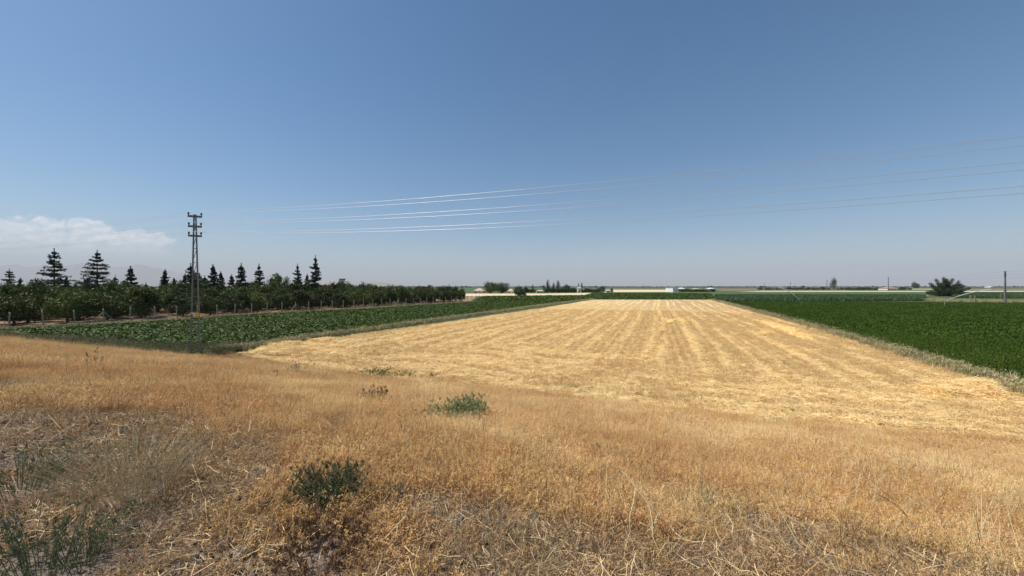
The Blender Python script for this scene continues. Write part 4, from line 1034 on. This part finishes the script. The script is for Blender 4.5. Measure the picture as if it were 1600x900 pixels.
# the pale forked branch lying propped in the grass: bare end up, twigs spreading to the ground
loc = gpt(1025, 870); b = MB(); q_ = np.random.default_rng(4)
kx = loc[1] / F
def bp2(px, py, up): return np.array([(px - 1025) * kx, (870 - py) * kx * .55, (870 - py) * kx * .80 + up])
def poly_tube(pts, r0, r1): b.tube([tuple(bp2(*k)) for k in pts], list(np.linspace(r0, r1, len(pts))), 6, False)
poly_tube([(988, 752, .03), (1000, 762, .03), (1010, 780, .03), (1024, 800, .03), (1028, 812, .03)], .0045, .0045)
poly_tube([(1010, 780, .03), (1003, 800, .03), (993, 820, .02), (990, 842, .02), (975, 865, .0), (965, 882, 0.)], .004, .0015)
poly_tube([(1028, 812, .03), (1028, 830, .03), (1025, 850, .02), (1030, 868, .02), (1018, 884, .01), (1012, 892, .0)], .004, .0015)
poly_tube([(1024, 800, .03), (1040, 818, .03), (1060, 825, .02), (1085, 838, .02), (1105, 862, 0.)], .004, .001)
poly_tube([(1040, 818, .03), (1030, 832, .02), (1012, 846, .02)], .003, .001)
poly_tube([(1024, 800, .03), (1045, 806, .04), (1070, 822, .03), (1100, 824, .02), (1122, 828, .02)], .003, .001)
poly_tube([(990, 842, .02), (1005, 855, .02), (1020, 868, .01)], .002, .001)
poly_tube([(1028, 812, .03), (1018, 790, .05), (1015, 765, .05)], .002, .001)
poly_tube([(1060, 825, .02), (1078, 850, .02), (1092, 880, .01)], .002, .0008)
M_dead = mat('dead_branch', (.66, .58, .33), (.55, .46, .26), 20, .6)
o = b.build('dead_branch', M_dead, smooth=True); o.location = loc; tag(o, 'pale forked dead branch propped in the grass right of centre', 'dead branch')
stalk(1262, 762, (-1, .35, .55), .42, .003, 2, 21, M_dead, 'pale thin twig lying in the grass below the right stubble patch')
stalk(1445, 850, (-.15, .1, 1), .30, .004, 3, 22, M_brown, 'dark branching dead stalk standing at the lower right', .5)
stalk(1345, 868, (.05, .1, 1), .20, .003, 2, 23, M_brown, 'short dark stalk left of the branching dead one', .5)
stalk(1410, 830, (-.7, .3, .6), .26, .0035, 2, 24, M_dead, 'pale bent twig left of the branching dead stalk')
stalk(1500, 885, (.9, .3, .6), .30, .003, 2, 25, M_dead, 'pale curved stalk at the lower right edge')
stalk(1580, 800, (-.1, .2, 1), .36, .003, 1, 26, M_dead, 'upright pale stalk at the right picture edge')
stalk(1590, 830, (.1, .2, 1), .3, .003, 1, 27, M_dead, 'leaning pale stalk below the upright one at the right edge')
# long bleached stalks lying on the shoulder
lying = [((300, 735), (318, 790)), ((75, 655), (105, 690)), ((78, 715), (105, 742)), ((0, 778), (55, 780)), ((165, 850), (195, 858)), ((205, 848), (240, 860)),
         ((350, 785), (388, 783)), ((390, 840), (430, 852)), ((860, 850), (905, 880)), ((905, 880), (960, 900)), ((545, 868), (600, 880)), ((600, 890), (680, 878)),
         ((560, 855), (630, 872)), ((440, 705), (492, 697)), ((320, 790), (322, 830)), ((455, 765), (480, 785)), ((230, 885), (300, 872)), ((660, 900), (720, 870))]
for i, (a_, b_) in enumerate(lying):
    A_ = np.array(gpt(*a_)); B_ = np.array(gpt(*b_)); A_[2] += .05; B_[2] += .04; Mx = (A_ + B_) / 2 + np.array([0, 0, .015]) + rng.normal(0, .006, 3)
    b = MB(); b.tube([tuple(A_), tuple(Mx), tuple(B_)], [.0028, .0026, .0014], 5); o = b.build('dry_stalk', M_pale, smooth=True)
    tag(o, 'long bleached stalk lying on the stony shoulder', 'stalk', 'bleached stalks lying on the shoulder')
for i, (px, py, r0, lb) in enumerate(((378, 872, .06, 'largest flat grey stone near the bottom left of centre'), (405, 745, .05, 'dark grey stone among stalks left of the dense shrub'), (622, 748, .04, 'pale grey stone right of the dense dark shrub'),
                                      (430, 828, .045, 'flat bluish grey stone left of the reddish withered plant'), (1002, 835, .05, 'grey stone beneath the pale forked branch'), (436, 866, .055, 'rough grey stone right of the largest flat one'), (92, 690, .06, 'grey stone on the bare ground at the far left'))):
    o = rock('stone', r0, M_stone, 20 + i * 2.3, True, 3); l = gpt(px, py); o.location = (l[0], l[1], l[2] + r0 * .25); o.rotation_euler = (0, 0, i); tag(o, lb, 'stone')

# ------------------------------------------------------------------ haze
if HAZE_D:
    b = MB(); b.box((0, 0, 700 + FZ - 4), (56000, 56000, 1400)); mh = bpy.data.materials.new('haze'); mh.use_nodes = True; t = mh.node_tree; t.nodes.clear()
    o_ = N(t, 'ShaderNodeOutputMaterial'); pv = N(t, 'ShaderNodeVolumePrincipled'); pv.inputs['Density'].default_value = HAZE_D
    pv.inputs['Color'].default_value = (.93, .96, 1.0, 1); pv.inputs['Anisotropy'].default_value = 0
    t.links.new(pv.outputs[0], o_.inputs['Volume']); hz = b.build('haze', mh); tag(hz, kind='stuff')
